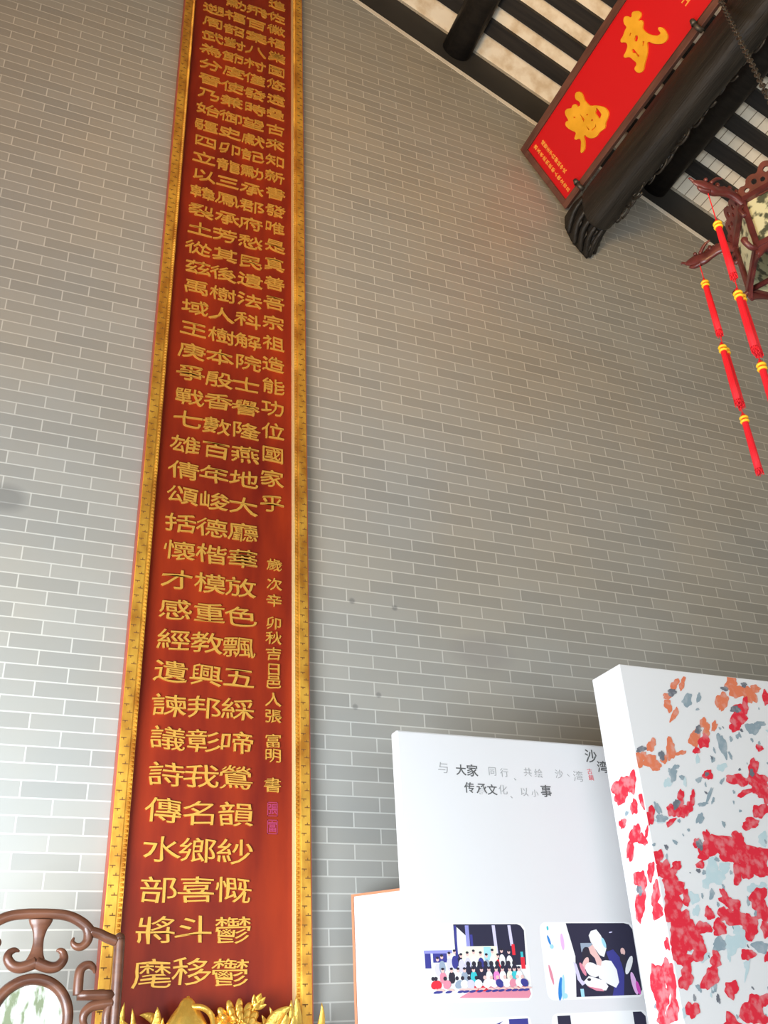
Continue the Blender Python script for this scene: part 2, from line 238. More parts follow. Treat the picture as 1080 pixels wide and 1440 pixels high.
M = {}
M['brick'] = brick_material()
M['tile'] = roof_tile_material()
M['black'] = mottle(new_mat('black_painted_timber', (0.02, 0.02, 0.02), 0.55, spec=0.3), (0.012, 0.011, 0.011), (0.024, 0.021, 0.019), 6, stretch=(0.4, 6, 6))
M['beam'] = mottle(new_mat('dark_carved_timber', (0.03, 0.03, 0.03), 0.5), (0.0075, 0.0065, 0.0058), (0.019, 0.0165, 0.014), 5, stretch=(6, 0.5, 6), bump=0.4, bump_scale=18)
M['bandblack'] = mottle(new_mat('black_wall_paint', (0.03, 0.03, 0.03), 0.8), (0.02, 0.019, 0.018), (0.032, 0.029, 0.026), 3)
M['white_line'] = mottle(new_mat('white_wall_paint', (0.75, 0.7, 0.6), 0.9), (0.78, 0.72, 0.62), (0.88, 0.83, 0.73), 6)
M['panel'] = mottle(new_mat('red_brown_lacquer', (0.3, 0.04, 0.02), 0.42, spec=0.22), (0.15, 0.010, 0.005), (0.31, 0.029, 0.006), 2.2, 6, stretch=(3, 1, 0.6), lo=0.3, hi=0.7)
M['gold'] = mottle(new_mat('gilded_carving', (0.8, 0.5, 0.1), 0.30, 0.75), (0.80, 0.42, 0.06), (0.95, 0.62, 0.13), 9, bump=0.25, bump_scale=60)
M['gold_leaf'] = new_mat('gold_leaf_lettering', (0.80, 0.43, 0.075), 0.42, 0.5)
M['gold_frame'] = mottle(new_mat('gilded_frame', (0.7, 0.36, 0.06), 0.40, 0.6), (0.54, 0.22, 0.026), (0.90, 0.50, 0.07), 7, stretch=(2, 1, 1))
M['gold_lit'] = new_mat('lit_gold_edge', (0.95, 0.74, 0.34), 0.35, 0.2)  # gilding with its daylight sheen put into the colour
M['groove'] = new_mat('fret_groove', (0.22, 0.09, 0.012), 0.7)
M['redside'] = new_mat('red_painted_edge', (0.45, 0.10, 0.06), 0.5)
M['seal'] = new_mat('purple_red_seal', (0.36, 0.03, 0.10), 0.6)
M['plaque_red'] = new_mat('bright_red_lacquer', (0.58, 0.002, 0.007), 0.5)
M['plaque_frame'] = mottle(new_mat('brown_plaque_frame', (0.13, 0.05, 0.035), 0.5), (0.085, 0.032, 0.024), (0.15, 0.060, 0.042), 6, stretch=(3, 0.6, 3))
M['plaque_gold'] = mottle(new_mat('yellow_gold_paint', (0.85, 0.45, 0.03), 0.5, 0.1), (0.74, 0.37, 0.015), (0.88, 0.46, 0.03), 9)
M['plaque_small'] = new_mat('orange_gold_paint', (0.90, 0.38, 0.07), 0.5)
M['iron'] = mottle(new_mat('grey_iron', (0.08, 0.075, 0.07), 0.5, 0.6), (0.05, 0.045, 0.04), (0.11, 0.10, 0.09), 30)
M['rosewood'] = mottle(new_mat('polished_rosewood', (0.16, 0.06, 0.04), 0.30, spec=0.38), (0.062, 0.023, 0.013), (0.125, 0.049, 0.026), 5, 5, stretch=(1, 3, 5))
M['marble'] = mottle(new_mat('veined_white_marble', (0.85, 0.85, 0.8), 0.25), (0.10, 0.12, 0.055), (0.60, 0.60, 0.56), 15, 5, stretch=(1.8, 1, 0.7), lo=0.38, hi=0.53)
M['card'] = new_mat('white_display_board', (0.69, 0.685, 0.69), 0.7)
M['canvas'] = new_mat('white_canvas', (0.84, 0.83, 0.83), 0.75)
M['card_wood'] = new_mat('orange_wood_edge', (0.55, 0.20, 0.09), 0.5)
M['ink'] = new_mat('black_ink', (0.10, 0.10, 0.10), 0.8)
M['ink_grey'] = new_mat('grey_ink', (0.33, 0.33, 0.33), 0.8)
M['red_ink'] = new_mat('red_seal_ink', (0.75, 0.12, 0.14), 0.8)
M['lantern'] = mottle(new_mat('red_brown_lantern_wood', (0.14, 0.03, 0.025), 0.35), (0.070, 0.014, 0.013), (0.140, 0.030, 0.026), 14)
M['lantern_panel'] = mottle(new_mat('painted_lantern_panel', (0.7, 0.68, 0.45), 0.4), (0.07, 0.075, 0.045), (0.56, 0.54, 0.33), 22, 3, lo=0.40, hi=0.50)
M['silk'] = new_mat('red_silk', (0.85, 0.008, 0.02), 0.55)
M['silk_gold'] = new_mat('yellow_gold_thread', (0.95, 0.55, 0.02), 0.45)
M['floor'] = mottle(new_mat('grey_stone_floor', (0.3, 0.29, 0.27), 0.6), (0.24, 0.235, 0.22), (0.34, 0.33, 0.31), 3)
n_, l_, b_ = nodes_of(M['silk'])
tc_ = n_.new('ShaderNodeTexCoord'); wv_ = n_.new('ShaderNodeTexNoise'); mp_ = n_.new('ShaderNodeMapping')
mp_.inputs['Scale'].default_value = (260, 260, 4)
l_.new(tc_.outputs['Object'], mp_.inputs[0]); l_.new(mp_.outputs[0], wv_.inputs['Vector'])
bp_ = n_.new('ShaderNodeBump'); bp_.inputs['Strength'].default_value = 0.5; bp_.inputs['Distance'].default_value = 0.004
l_.new(wv_.outputs['Fac'], bp_.inputs['Height']); l_.new(bp_.outputs['Normal'], b_.inputs['Normal'])

FLAT = {}


def flat_mat(name, rgb):
    if name not in FLAT:
        FLAT[name] = new_mat(name, rgb, 0.7, spec=0.2)
        if name.startswith('paint_'):                     # watercolour: pooled and thinned pigment
            thin = tuple(c + (0.80 - c) * 0.22 for c in rgb)
            mottle(FLAT[name], thin, rgb, 26, 3, lo=0.36, hi=0.52)
    return FLAT[name]


# ------------------------------------------------------------ object helpers
def link(name, me, mats, parent=None):
    o = bpy.data.objects.new(name, me)
    COL.objects.link(o)
    for m in (mats if isinstance(mats, (list, tuple)) else [mats]):
        me.materials.append(m)
    if parent is not None:
        o.parent = parent
        o.matrix_parent_inverse = parent.matrix_world.inverted()
    return o


def obj(name, bm, mats, parent=None, smooth=False, bevel=0.0):
    if bevel:
        bmesh.ops.remove_doubles(bm, verts=bm.verts, dist=1e-5)
    bmesh.ops.recalc_face_normals(bm, faces=bm.faces)
    me = bpy.data.meshes.new(name)
    bm.to_mesh(me)
    bm.free()
    if smooth:
        for p in me.polygons:
            p.use_smooth = True
    o = link(name, me, mats, parent)
    if bevel:
        md = o.modifiers.new('soft_edges', 'BEVEL')
        md.width = bevel
        md.segments = 2
        md.limit_method = 'ANGLE'
    return o


def tag(o, label, cat, group=None, kind=None):
    o['label'] = label
    o['category'] = cat
    if group:
        o['group'] = group
    if kind:
        o['kind'] = kind
    return o


def thing(name, loc, label, cat, group=None):
    o = bpy.data.objects.new(name, None)
    o.empty_display_size = 0.1
    COL.objects.link(o)
    o.location = loc
    o.matrix_world = Matrix.Translation(Vector(loc))
    return tag(o, label, cat, group)


def structure(name, bm, mats, smooth=False):
    o = obj(name, bm, mats, None, smooth)
    o['kind'] = 'structure'
    return o


def box(bm, x0, x1, y0, y1, z0, z1, mi=0):
    v = [bm.verts.new((x, y, z)) for x in (x0, x1) for y in (y0, y1) for z in (z0, z1)]
    for f in ((0, 1, 3, 2), (4, 6, 7, 5), (0, 4, 5, 1), (2, 3, 7, 6), (0, 2, 6, 4), (1, 5, 7, 3)):
        bm.faces.new([v[i] for i in f]).material_index = mi
    return v


def prism(bm, pts, off, mi=0):
    """polygon of 3D points swept by a vector"""
    a = [bm.verts.new(p) for p in pts]
    b = [bm.verts.new(Vector(p) + Vector(off)) for p in pts]
    n = len(a)
    fs = [bm.faces.new(a), bm.faces.new(list(reversed(b)))]
    for i in range(n):
        fs.append(bm.faces.new((a[i], a[(i + 1) % n], b[(i + 1) % n], b[i])))
    for f in fs:
        f.material_index = mi
    return a, b


def spline(pts, steps=6):
    """Catmull-Rom through tuples of any length"""
    out = []
    n = len(pts)
    for i in range(n - 1):
        p0 = pts[max(i - 1, 0)]; p1 = pts[i]; p2 = pts[i + 1]; p3 = pts[min(i + 2, n - 1)]
        for s in range(steps):
            t = s / steps
            out.append(tuple(0.5 * (2 * b + (c - a) * t + (2 * a - 5 * b + 4 * c - d) * t * t + (3 * b - a - 3 * c + d) * t ** 3)
                             for a, b, c, d in zip(p0, p1, p2, p3)))
    out.append(tuple(pts[-1]))
    return out


def tube(bm, pts, radii, seg=12, flat=1.0, flat_dir=None, mi=0):
    """swept tube; flat squashes it along flat_dir"""
    pts = [Vector(p) for p in pts]
    n = len(pts)
    if not isinstance(radii, (list, tuple)):
        radii = [radii] * n
    rings = []
    ref = None
    for i, p in enumerate(pts):
        t = (pts[min(i + 1, n - 1)] - pts[max(i - 1, 0)])
        t = t.normalized() if t.length > 1e-9 else Vector((0, 0, 1))
        if flat_dir is not None:
            a = Vector(flat_dir)
        elif ref is None:
            a = Vector((0, 0, 1)) if abs(t.z) < 0.9 else Vector((1, 0, 0))
        else:
            a = ref
        a = (a - t * a.dot(t))
        a = a.normalized() if a.length > 1e-6 else t.orthogonal().normalized()
        ref = a
        c = t.cross(a)
        rings.append([bm.verts.new(p + radii[i] * (a * math.cos(k * 2 * math.pi / seg) * flat + c * math.sin(k * 2 * math.pi / seg)))
                      for k in range(seg)])
    for i in range(n - 1):
        for k in range(seg):
            bm.faces.new((rings[i][k], rings[i][(k + 1) % seg], rings[i + 1][(k + 1) % seg], rings[i + 1][k])).material_index = mi
    bm.faces.new(rings[0]).material_index = mi
    bm.faces.new(list(reversed(rings[-1]))).material_index = mi


def ball(bm, c, r, u=14, v=10, rot=None, mi=0):
    """ellipsoid, r = (rx, ry, rz)"""
    if not isinstance(r, (tuple, list)):
        r = (r, r, r)
    mt = Matrix.Translation(Vector(c)) @ (rot.to_matrix().to_4x4() if rot else Matrix()) @ Matrix.Diagonal((*r, 1))
    res = bmesh.ops.create_uvsphere(bm, u_segments=u, v_segments=v, radius=1.0, matrix=mt)
    for vt in res['verts']:
        for f in vt.link_faces:
            f.material_index = mi


def lathe(bm, c, prof, seg=16, ripple=0.0, nr=9):
    """profile of (r, z) around the vertical through c"""
    rings = []
    for r, z in prof:
        rings.append([bm.verts.new((c[0] + r * (1 + ripple * math.cos(nr * k * 2 * math.pi / seg)) * math.cos(k * 2 * math.pi / seg),
                                    c[1] + r * (1 + ripple * math.cos(nr * k * 2 * math.pi / seg)) * math.sin(k * 2 * math.pi / seg), c[2] + z)) for k in range(seg)])
    for a, b in zip(rings, rings[1:]):
        for k in range(seg):
            bm.faces.new((a[k], a[(k + 1) % seg], b[(k + 1) % seg], b[k]))
    bm.faces.new(rings[0])
    bm.faces.new(list(reversed(rings[-1])))


def filled_plate(outline, holes, depth, smooth=True):
    """2D outline with holes -> mesh lying in XY, thickness along Z"""
    cu = bpy.data.curves.new('plate', 'CURVE')
    cu.dimensions = '2D'
    cu.fill_mode = 'BOTH'
    cu.extrude = depth / 2
    cu.resolution_u = 3
    for poly in [outline] + list(holes):
        if smooth and len(poly) > 6:
            sp = cu.splines.new('BEZIER')
            sp.bezier_points.add(len(poly) - 1)
            for bpnt, (x, y) in zip(sp.bezier_points, poly):
                bpnt.co = (x, y, 0)
                bpnt.handle_left_type = bpnt.handle_right_type = 'AUTO'
        else:
            sp = cu.splines.new('POLY')
            sp.points.add(len(poly) - 1)
            for pnt, (x, y) in zip(sp.points, poly):
                pnt.co = (x, y, 0, 1)
        sp.use_cyclic_u = True
    t = bpy.data.objects.new('plate', cu)
    COL.objects.link(t)
    bpy.context.view_layer.update()
    me = bpy.data.meshes.new_from_object(t.evaluated_get(bpy.context.evaluated_depsgraph_get()))
    bpy.data.objects.remove(t)
    bpy.data.curves.remove(cu)
    return me


GLYPH = {}


def glyph(ch, bold=0.0, depth=0.08):
    """one character as a solid; returns verts, faces centred on its em square (unit size)"""
    key = (ch, bold, depth)
    if key not in GLYPH:
        cu = bpy.data.curves.new('glyph', 'FONT')
        cu.body = ch
        cu.size = 1.0
        cu.extrude = depth / 2
        cu.offset = bold
        cu.resolution_u = 3
        t = bpy.data.objects.new('glyph', cu)
        COL.objects.link(t)
        bpy.context.view_layer.update()
        me = bpy.data.meshes.new_from_object(t.evaluated_get(bpy.context.evaluated_depsgraph_get()))
        GLYPH[key] = ([v.co.copy() for v in me.vertices], [tuple(p.vertices) for p in me.polygons])
        bpy.data.meshes.remove(me)
        bpy.data.objects.remove(t)
        bpy.data.curves.remove(cu)
    return GLYPH[key]


def em_frame():
    vs, _ = glyph('國')
    xs = [v.x for v in vs]; ys = [v.y for v in vs]
    return (min(xs) + max(xs)) / 2, (min(ys) + max(ys)) / 2, max(xs) - min(xs), max(ys) - min(ys)


EMX, EMY, EMW, EMH = em_frame()


def text_mesh(items, to_world, bold=0.0, depth=0.08, brush=False):
    """items: (char, u, v, width, height); to_world maps (u, v, d) to a point"""
    bm = bmesh.new()
    for ch, u, v, w, h in items:
        vs, fs = glyph(ch, bold, depth)
        rj = random.Random(int(abs(u) * 977 + abs(v) * 3571))
        f1, f2, f3 = rj.uniform(0, 6.28), rj.uniform(0, 6.28), rj.uniform(-0.05, 0.05)
        nv = []
        for p in vs:
            a, c = (p.x - EMX) / EMW, (p.y - EMY) / EMH
            if brush:                                     # clerical hand: strokes bow and their ends flare outwards
                a, c = a * (1 + 0.18 * (0.25 - c * c)) + 0.022 * math.sin(7 * c + f1), c + 0.05 * (0.20 - a * a) * 2 * (1 if c > -0.2 else -0.6) + 0.022 * math.sin(6 * a + f2) + f3 * a
            nv.append(bm.verts.new(to_world(u + a * w, v + c * h, p.z / depth + 0.5)))
        for f in fs:
            try:
                bm.faces.new([nv[i] for i in f])
            except ValueError:
                pass
    return bm


# ------------------------------------------------------------ the setting
SLOPE = 0.5038
LINE0 = 8.838                       # height of the white line at x = 0


def line_z(x):
    return LINE0 - SLOPE * x


XL, XR, BACK = -2.2, 8.2, -6.2
bm = bmesh.new()
prism(bm, [(XL, 0, 0), (XR, 0, 0), (XR, 0, line_z(XR) + 0.5), (XL, 0, line_z(XL) + 0.5)], (0, 0.3, 0))
structure('wall_back', bm, M['brick'])

bm = bmesh.new()
box(bm, XL, XR, BACK - 1.5, 0.3, -0.12, 0)
structure('floor', bm, M['floor'])

bm = bmesh.new()
RS = 0.40                           # underside of the rafters above the white line
prism(bm, [(XL, -0.001, line_z(XL) + 0.012), (XR, -0.001, line_z(XR) + 0.012), (XR, -0.001, line_z(XR) + RS), (XL, -0.001, line_z(XL) + RS)], (0, 0.003, 0))
structure('trim_1', bm, M['bandblack'])
bm = bmesh.new()
prism(bm, [(XL, -0.002, line_z(XL) - 0.026), (XR, -0.002, line_z(XR) - 0.026), (XR, -0.002, line_z(XR) + 0.024), (XL, -0.002, line_z(XL) + 0.024)], (0, 0.004, 0))
structure('trim_2', bm, M['white_line'])

SL_ANG = math.atan(SLOPE)
bm = bmesh.new()
RUN0, RUN1 = XL / math.cos(SL_ANG), XR / math.cos(SL_ANG)
box(bm, RUN0, RUN1, BACK, 0.0, 0.0, 0.05)
ceil_ob = structure('ceiling', bm, M['tile'])
ceil_ob.matrix_world = Matrix.Translation((0, 0, LINE0 + RS + 0.045)) @ Matrix.Rotation(SL_ANG, 4, 'Y')

ORD = ['nearest the grey brick wall', 'second', 'third', 'fourth', 'fifth', 'sixth', 'seventh', 'eighth', 'ninth', 'tenth', 'eleventh', 'twelfth']
for k in range(12):
    y1 = -0.187 - 0.237 * k
    y0 = y1 - 0.118
    bm = bmesh.new()
    box(bm, RUN0, RUN1, y0, y1, 0.0, 0.040)
    o = obj('roof_rafter', bm, M['black'])
    o.matrix_world = Matrix.Translation((0, 0, LINE0 + RS)) @ Matrix.Rotation(SL_ANG, 4, 'Y')
    lab = ('flat black roof rafter ' + ORD[0] + ', under pale tiles') if k == 0 else \
        ('flat black roof rafter under pale tiles, ' + ORD[k] + ' from the grey brick wall')
    tag(o, lab, 'rafter', 'black rafters under the roof tiles')

for (px, pz, lab) in ((2.748, 7.715, 'round black purlin running into the black wall band left of the red plaque'),
                      (4.49, 6.836, 'round black purlin above the carved beam at the upper right')):
    bm = bmesh.new()
    tube(bm, [(px, 0.02, pz), (px, -1.5, pz), (px, -3.0, pz), (px, BACK, pz)], 0.122, 28)
    tag(obj('roof_purlin', bm, M['black'], smooth=True), lab, 'beam', 'round purlins carrying the rafters')

# ------------------------------------------------------------ carved beam
BX, BZ, BA, BB = 3.585, 5.945, 0.118, 0.187
beam = thing('carved_beam', (BX, 0, BZ), 'dark carved roof beam with tapered scroll end, meeting the brick wall below the red plaque', 'beam')
bm = bmesh.new()
ring_pts = []
for k in range(32):
    a = k * 2 * math.pi / 32
    ca, sa = math.cos(a), math.sin(a)
    e = 0.75
    ring_pts.append((BX + BA * math.copysign(abs(ca) ** e, ca), BZ + BB * math.copysign(abs(sa) ** e, sa)))
prev = None
for (yy, s) in ((-0.245, 0.86), (-0.255, 0.955), (-0.275, 1.0), (-0.32, 1.0), (-2.0, 1.0), (-4.0, 1.0), (BACK, 1.0)):
    cur = [bm.verts.new((BX + (x - BX) * s, yy, BZ + (z - BZ) * s)) for x, z in ring_pts]
    if prev:
        for k in range(32):
            bm.faces.new((prev[k], prev[(k + 1) % 32], cur[(k + 1) % 32], cur[k]))
    else:
        bm.faces.new(cur)
    prev = cur
bm.faces.new(list(reversed(prev)))
obj('beam_shaft', bm, M['beam'], beam, True)
# carved end block: leaf-shaped head running into the wall
bm = bmesh.new()
HEAD = [(3.505, 6.12), (3.488, 6.00), (3.522, 5.87), (3.580, 5.79), (3.634, 5.720), (3.692, 5.80), (3.755, 5.92), (3.775, 6.02), (3.715, 6.11), (3.60, 6.14)]
prev = None
for (yy, s, dz) in ((0.01, 0.96, 0), (-0.05, 1.0, 0.0), (-0.13, 0.95, 0.02), (-0.21, 0.86, 0.025), (-0.27, 0.80, 0.02)):
    cur = [bm.verts.new((BX + (x - BX) * s, yy, BZ + (z - BZ) * s + dz)) for x, z in HEAD]
    if prev:
        for k in range(len(cur)):
            bm.faces.new((prev[k], prev[(k + 1) % len(cur)], cur[(k + 1) % len(cur)], cur[k]))
    else:
        bm.faces.new(cur)
    prev = cur
bm.faces.new(list(reversed(prev)))


def curl(bm, c, y, r, turns, start, wire, sx=1.0, cw=1, axis='xz'):
    pts = []
    N = int(18 * turns)
    for i in range(N + 1):
        t = i / N
        a = start + cw * t * turns * 2 * math.pi
        rr = r * (1 - 0.75 * t)
        if axis == 'xz':
            pts.append((c[0] + sx * rr * math.cos(a), y, c[1] + rr * math.sin(a)))
        else:
            pts.append((c[0], y + sx * rr * math.cos(a), c[1] + rr * math.sin(a)))
    tube(bm, pts, [wire * (0.6 + 0.4 * (1 - i / N)) for i in range(N + 1)], 8)


# leaf ribs that sweep from the collar down to the pointed tip, each ending in a small curl
for (xa, za, xb, zb, r_) in ((3.482, 6.03, 3.500, 5.93, 0.020), (3.500, 5.93, 3.535, 5.83, 0.022), (3.530, 5.86, 3.580, 5.775, 0.022), (3.575, 5.815, 3.622, 5.735, 0.020),
                             (3.630, 5.800, 3.648, 5.735, 0.018), (3.675, 5.850, 3.700, 5.79, 0.020), (3.700, 5.930, 3.752, 5.89, 0.020)):
    tube(bm, spline([(xa, -0.265, za), (xa - 0.012, -0.17, za - 0.03), ((xa + xb) / 2 - 0.012, -0.09, (za + zb) / 2 - 0.015), (xb, -0.02, zb)], 5), [r_ * (0.6 + 0.4 * math.sin(math.pi * (i + 2) / 19)) for i in range(16)], 9)
for (cx_, cz_, yy, r_, st_) in ((3.512, 5.905, -0.15, 0.035, 0.4), (3.562, 5.835, -0.12, 0.034, 1.5), (3.62, 5.775, -0.07, 0.030, 2.2), (3.69, 5.84, -0.12, 0.032, 3.0), (3.60, 5.82, -0.2, 0.034, 4.0)):
    curl(bm, (cx_ - 0.012, cz_ - 0.012), yy, r_, 1.2, st_, 0.009, 1.2, 1, 'yz')
obj('beam_end_carving', bm, M['beam'], beam, True)
# relief scrolls under the flank that faces the hall
bm = bmesh.new()
rb = random.Random(3)
for i in range(20):
    y_ = -0.36 - 0.095 * i + rb.uniform(-0.03, 0.03)
    ang = rb.uniform(-1.25, -0.55)
    px_ = BX + (BA - 0.004) * abs(math.cos(ang)) ** 0.75
    pz_ = BZ - (BB - 0.004) * abs(math.sin(ang)) ** 0.75
    curl(bm, (px_, pz_), y_, rb.uniform(0.030, 0.060), rb.uniform(0.8, 1.5), rb.uniform(0, 6.2), rb.uniform(0.006, 0.010), rb.uniform(1.1, 1.8), rb.choice((-1, 1)), 'yz')
    if i % 3 == 0:
        tube(bm, spline([(px_ - 0.01, y_ + 0.06, pz_ - 0.01), (px_ + 0.006, y_, pz_ + 0.012), (px_ - 0.006, y_ - 0.07, pz_ - 0.004)], 5), 0.009, 8)
obj('beam_relief', bm, M['beam'], beam, True)
# iron pegs that hold the plaque
for y_ in (-0.27, -1.60):
    bm = bmesh.new()
    tube(bm, [(3.505, y_, 6.125), (3.470, y_, 6.145), (3.452, y_, 6.175)], [0.016, 0.016, 0.013], 10)
    tube(bm, [(3.452, y_, 6.168), (3.442, y_, 6.200), (3.448, y_, 6.215)], [0.022, 0.016, 0.004], 10)
    obj('peg', bm, M['iron'], beam, True)

# ------------------------------------------------------------ red plaque
PH, PL, PS = 0.60, 1.80, 0.035
E_UP = Vector((-0.31, 0, 0.51)).normalized()
E_S = Vector((0, -1, 0))
E_N = Vector((-0.51, 0, -0.31)).normalized()       # towards the hall


def on_plaque(s, h, d):
    return P_BASE + E_S * s + E_UP * h + E_N * d


P_BASE = Vector((3.5, 0, 6.16))
plaque = thing('wall_plaque', P_BASE + E_S * 0.9, 'bright red plaque with two big gold brush characters in a brown frame', 'plaque')


def pbox(bm, s0, s1, h0, h1, d0, d1):
    v = [bm.verts.new(on_plaque(s, h, d)) for s in (s0, s1) for h in (h0, h1) for d in (d0, d1)]
    for f in ((0, 1, 3, 2), (4, 6, 7, 5), (0, 4, 5, 1), (2, 3, 7, 6), (0, 2, 6, 4), (1, 5, 7, 3)):
        bm.faces.new([v[i] for i in f])


bm = bmesh.new()
pbox(bm, PS + 0.04, PS + PL - 0.04, 0.04, PH - 0.03, -0.035, -0.012)
obj('plaque_panel', bm, M['plaque_red'], plaque)
bm = bmesh.new()
pbox(bm, PS, PS + PL, 0.0, 0.046, -0.04, 0.004)
pbox(bm, PS, PS + PL, PH - 0.040, PH + 0.012, -0.04, 0.004)
pbox(bm, PS, PS + 0.048, 0.046, PH - 0.040, -0.04, 0.004)
pbox(bm, PS + PL - 0.048, PS + PL, 0.046, PH - 0.040, -0.04, 0.004)
obj('plaque_frame', bm, M['plaque_frame'], plaque, bevel=0.004)


def plaque_char(name, outline, holes):
    me = filled_plate(outline, holes, 0.012)
    for v in me.vertices:
        v.co = on_plaque(v.co.x, v.co.y, -0.006 + v.co.z)
    return link(name, me, M['plaque_gold'], plaque)


plaque_char('gold_character', WU[0], WU_HOLES)
plaque_char('gold_character', KUI[0], KUI_HOLES)
small = []
for col, (s_, txt, h0, h1) in enumerate(((0.222, '咸豐壬子科鄉試中式', 0.485, 0.20), (0.150, '第五名武魁武舉人敬立吉旦', 0.515, 0.085))):
    for i, ch in enumerate(txt):
        small.append((ch, s_, h0 + (h1 - h0) * i / (len(txt) - 1), 0.030, 0.028))
for ch, s_, h_ in (('欽', 1.625, 0.44), ('命', 1.600, 0.345), ('賜', 1.72, 0.36), ('進', 1.715, 0.265), ('士', 1.640, 0.205)):
    small.append((ch, s_, h_, 0.062, 0.062))
for it in small:
    obj('small_character', text_mesh([it], lambda u, v, d: on_plaque(u, v, -0.012 + 0.006 * d), 0.012), M['plaque_small'], plaque)

# ------------------------------------------------------------ tall calligraphy board
X0, X1, ZB, ZT = 0.566, 1.414, 0.60, 7.80
YF, YP = -0.066, -0.018
board = thing('calligraphy_board', ((X0 + X1) / 2, -0.03, ZB), 'tall narrow red-brown calligraphy board with columns of gold characters in a gilded fret frame', 'board')
bm = bmesh.new()
box(bm, X0 + 0.02, X1 - 0.02, YP, -0.002, ZB + 0.02, ZT - 0.02)
obj('lacquer_panel', bm, M['panel'], board)
FW = 0.050
for xa, xb in ((X0 + 0.004, X0 + FW), (X1 - FW, X1 - 0.004)):
    bm = bmesh.new()
    box(bm, xa, xb, YF, -0.002, ZB, ZT)
    obj('frame_rail', bm, M['gold_frame'], board, bevel=0.003)
bm = bmesh.new()
box(bm, X0 + FW, X1 - FW, YF, -0.002, ZT - 0.05, ZT)
obj('frame_rail', bm, M['gold_frame'], board, bevel=0.003)
bm = bmesh.new()
box(bm, X0 + FW, X1 - FW, YF, -0.002, ZB, ZB + 0.05)
obj('frame_rail', bm, M['gold_frame'], board, bevel=0.003)
bm = bmesh.new()
box(bm, X0, X0 + 0.004, YF + 0.004, -0.002, ZB, ZT)
box(bm, X1 - 0.004, X1, YF + 0.004, -0.002, ZB, ZT)
o = obj('frame_edge', bm, M['redside'], board)
o['label'] = 'red painted outer edge'
# beading along the inside of each rail
for xa, sgn in ((X0 + FW, 1), (X1 - FW, -1)):
    bm = bmesh.new()
    xb = xa + sgn * 0.021
    box(bm, min(xa, xb), max(xa, xb), YF + 0.006, YP + 0.004, ZB + 0.05, ZT - 0.05)
    z = ZB + 0.06
    xm = xa + sgn * 0.0125
    while z < ZT - 0.06:
        t = [bm.verts.new(p) for p in ((xm - 0.007, YF + 0.006, z - 0.0065), (xm + 0.007, YF + 0.006, z - 0.0065), (xm + 0.007, YF + 0.006, z + 0.0065), (xm - 0.007, YF + 0.006, z + 0.0065), (xm, YF - 0.004, z))]
        for a, b in ((0, 1), (1, 2), (2, 3), (3, 0)):
            bm.faces.new((t[a], t[b], t[4]))
        z += 0.0185
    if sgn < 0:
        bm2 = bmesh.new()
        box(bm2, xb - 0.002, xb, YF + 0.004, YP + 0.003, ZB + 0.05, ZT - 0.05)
        o = obj('lit_inner_edge', bm2, M['gold_lit'], board)  # reflected daylight on the right reveal, painted as a paler gold strip
        o['label'] = 'inner edge of the gilded rail, coloured paler as if lit'
    o = obj('beading', bm, M['gold_frame'], board)
    o['kind'] = 'stuff'
for xa, xb in ((X0 + 0.004, X0 + FW), (X1 - FW, X1 - 0.004)):
    bm = bmesh.new()
    z = ZB + 0.03
    k = 0
    while z < ZT - 0.03:
        w = xb - xa
        if k % 2:
            u0, u1 = xa + 0.08 * w, xa + 0.58 * w
        else:
            u0, u1 = xa + 0.42 * w, xa + 0.92 * w
        box(bm, u0, u1, YF - 0.0008, YF + 0.001, z - 0.0022, z + 0.0022)
        ue = u1 if k % 2 else u0
        um = (u0 + u1) / 2
        box(bm, um - 0.002, um + 0.002, YF - 0.0008, YF + 0.001, z - 0.009 if k % 2 else z, z if k % 2 else z + 0.009)
        z += 0.0365
        k += 1
    o = obj('fret_pattern', bm, M['groove'], board)
    o['label'] = 'dark fret grooves in the gilded rail'
    o['kind'] = 'stuff'

ROW, ZROW = 0.1525, 1.0102
C1 = '遡周武為分晉乃始疆四立以韓裂土從茲禹域王庚爭戰七雄倩頌括懷才感經遺諫議詩傳水部將麾'
C2 = '勳福韶對節度使兼御史卯龍三鳳承芳其後樹人樹本殷香數百年峻德楷模重教興邦彰我名鄉喜斗移'
C3 = '飛百葉八村僅發時望獻記勳承郡府愁民遺法科解院士譽隆燕地大廳華放色飄五綵啼鶯韻紗慨鬱鬱'
C4 = '進佐徽福業圖悠遠疊古來知新書發唯是真善吾宗祖造能功位國家乎'
SIG = '歲次辛卯秋吉日邑人張富明書'
SIGZ = [2.835, 2.729, 2.641, 2.522, 2.446, 2.366, 2.289, 2.226, 2.141, 2.064, 1.948, 1.883, 1.751]


def on_panel(u, v, d):
    return (u, YP + 0.001 - 0.010 * d, v)


ALL_CHARS = []
for x_, txt, z_last, pitch in ((0.777, C1, ZROW, ROW), (0.931, C2, ZROW, ROW), (1.084, C3, ZROW, ROW), (1.233, C4, 3.180, 0.1515)):
    items = []
    for i, ch in enumerate(txt):
        z = z_last + pitch * (len(txt) - 1 - i)
        j = random.Random(i * 31 + int(x_ * 1000))
        items.append((ch, x_ + j.uniform(-0.004, 0.004), z + j.uniform(-0.004, 0.004), 0.132 * (0.84 if x_ > 1.2 else 1), 0.092))
    ALL_CHARS += items
items = [(ch, 1.250, z - 0.15 + 0.15, 0.068, 0.058) for ch, z in zip(SIG, SIGZ)]
for it in items:
    obj('signature_character', text_mesh([it], on_panel, 0.0, 0.08, True), M['gold_leaf'], board)
ALL_CHARS.sort(key=lambda t: t[2])
for it in ALL_CHARS[:100]:
    obj('gold_character', text_mesh([it], on_panel, 0.0, 0.08, True), M['gold_leaf'], board)
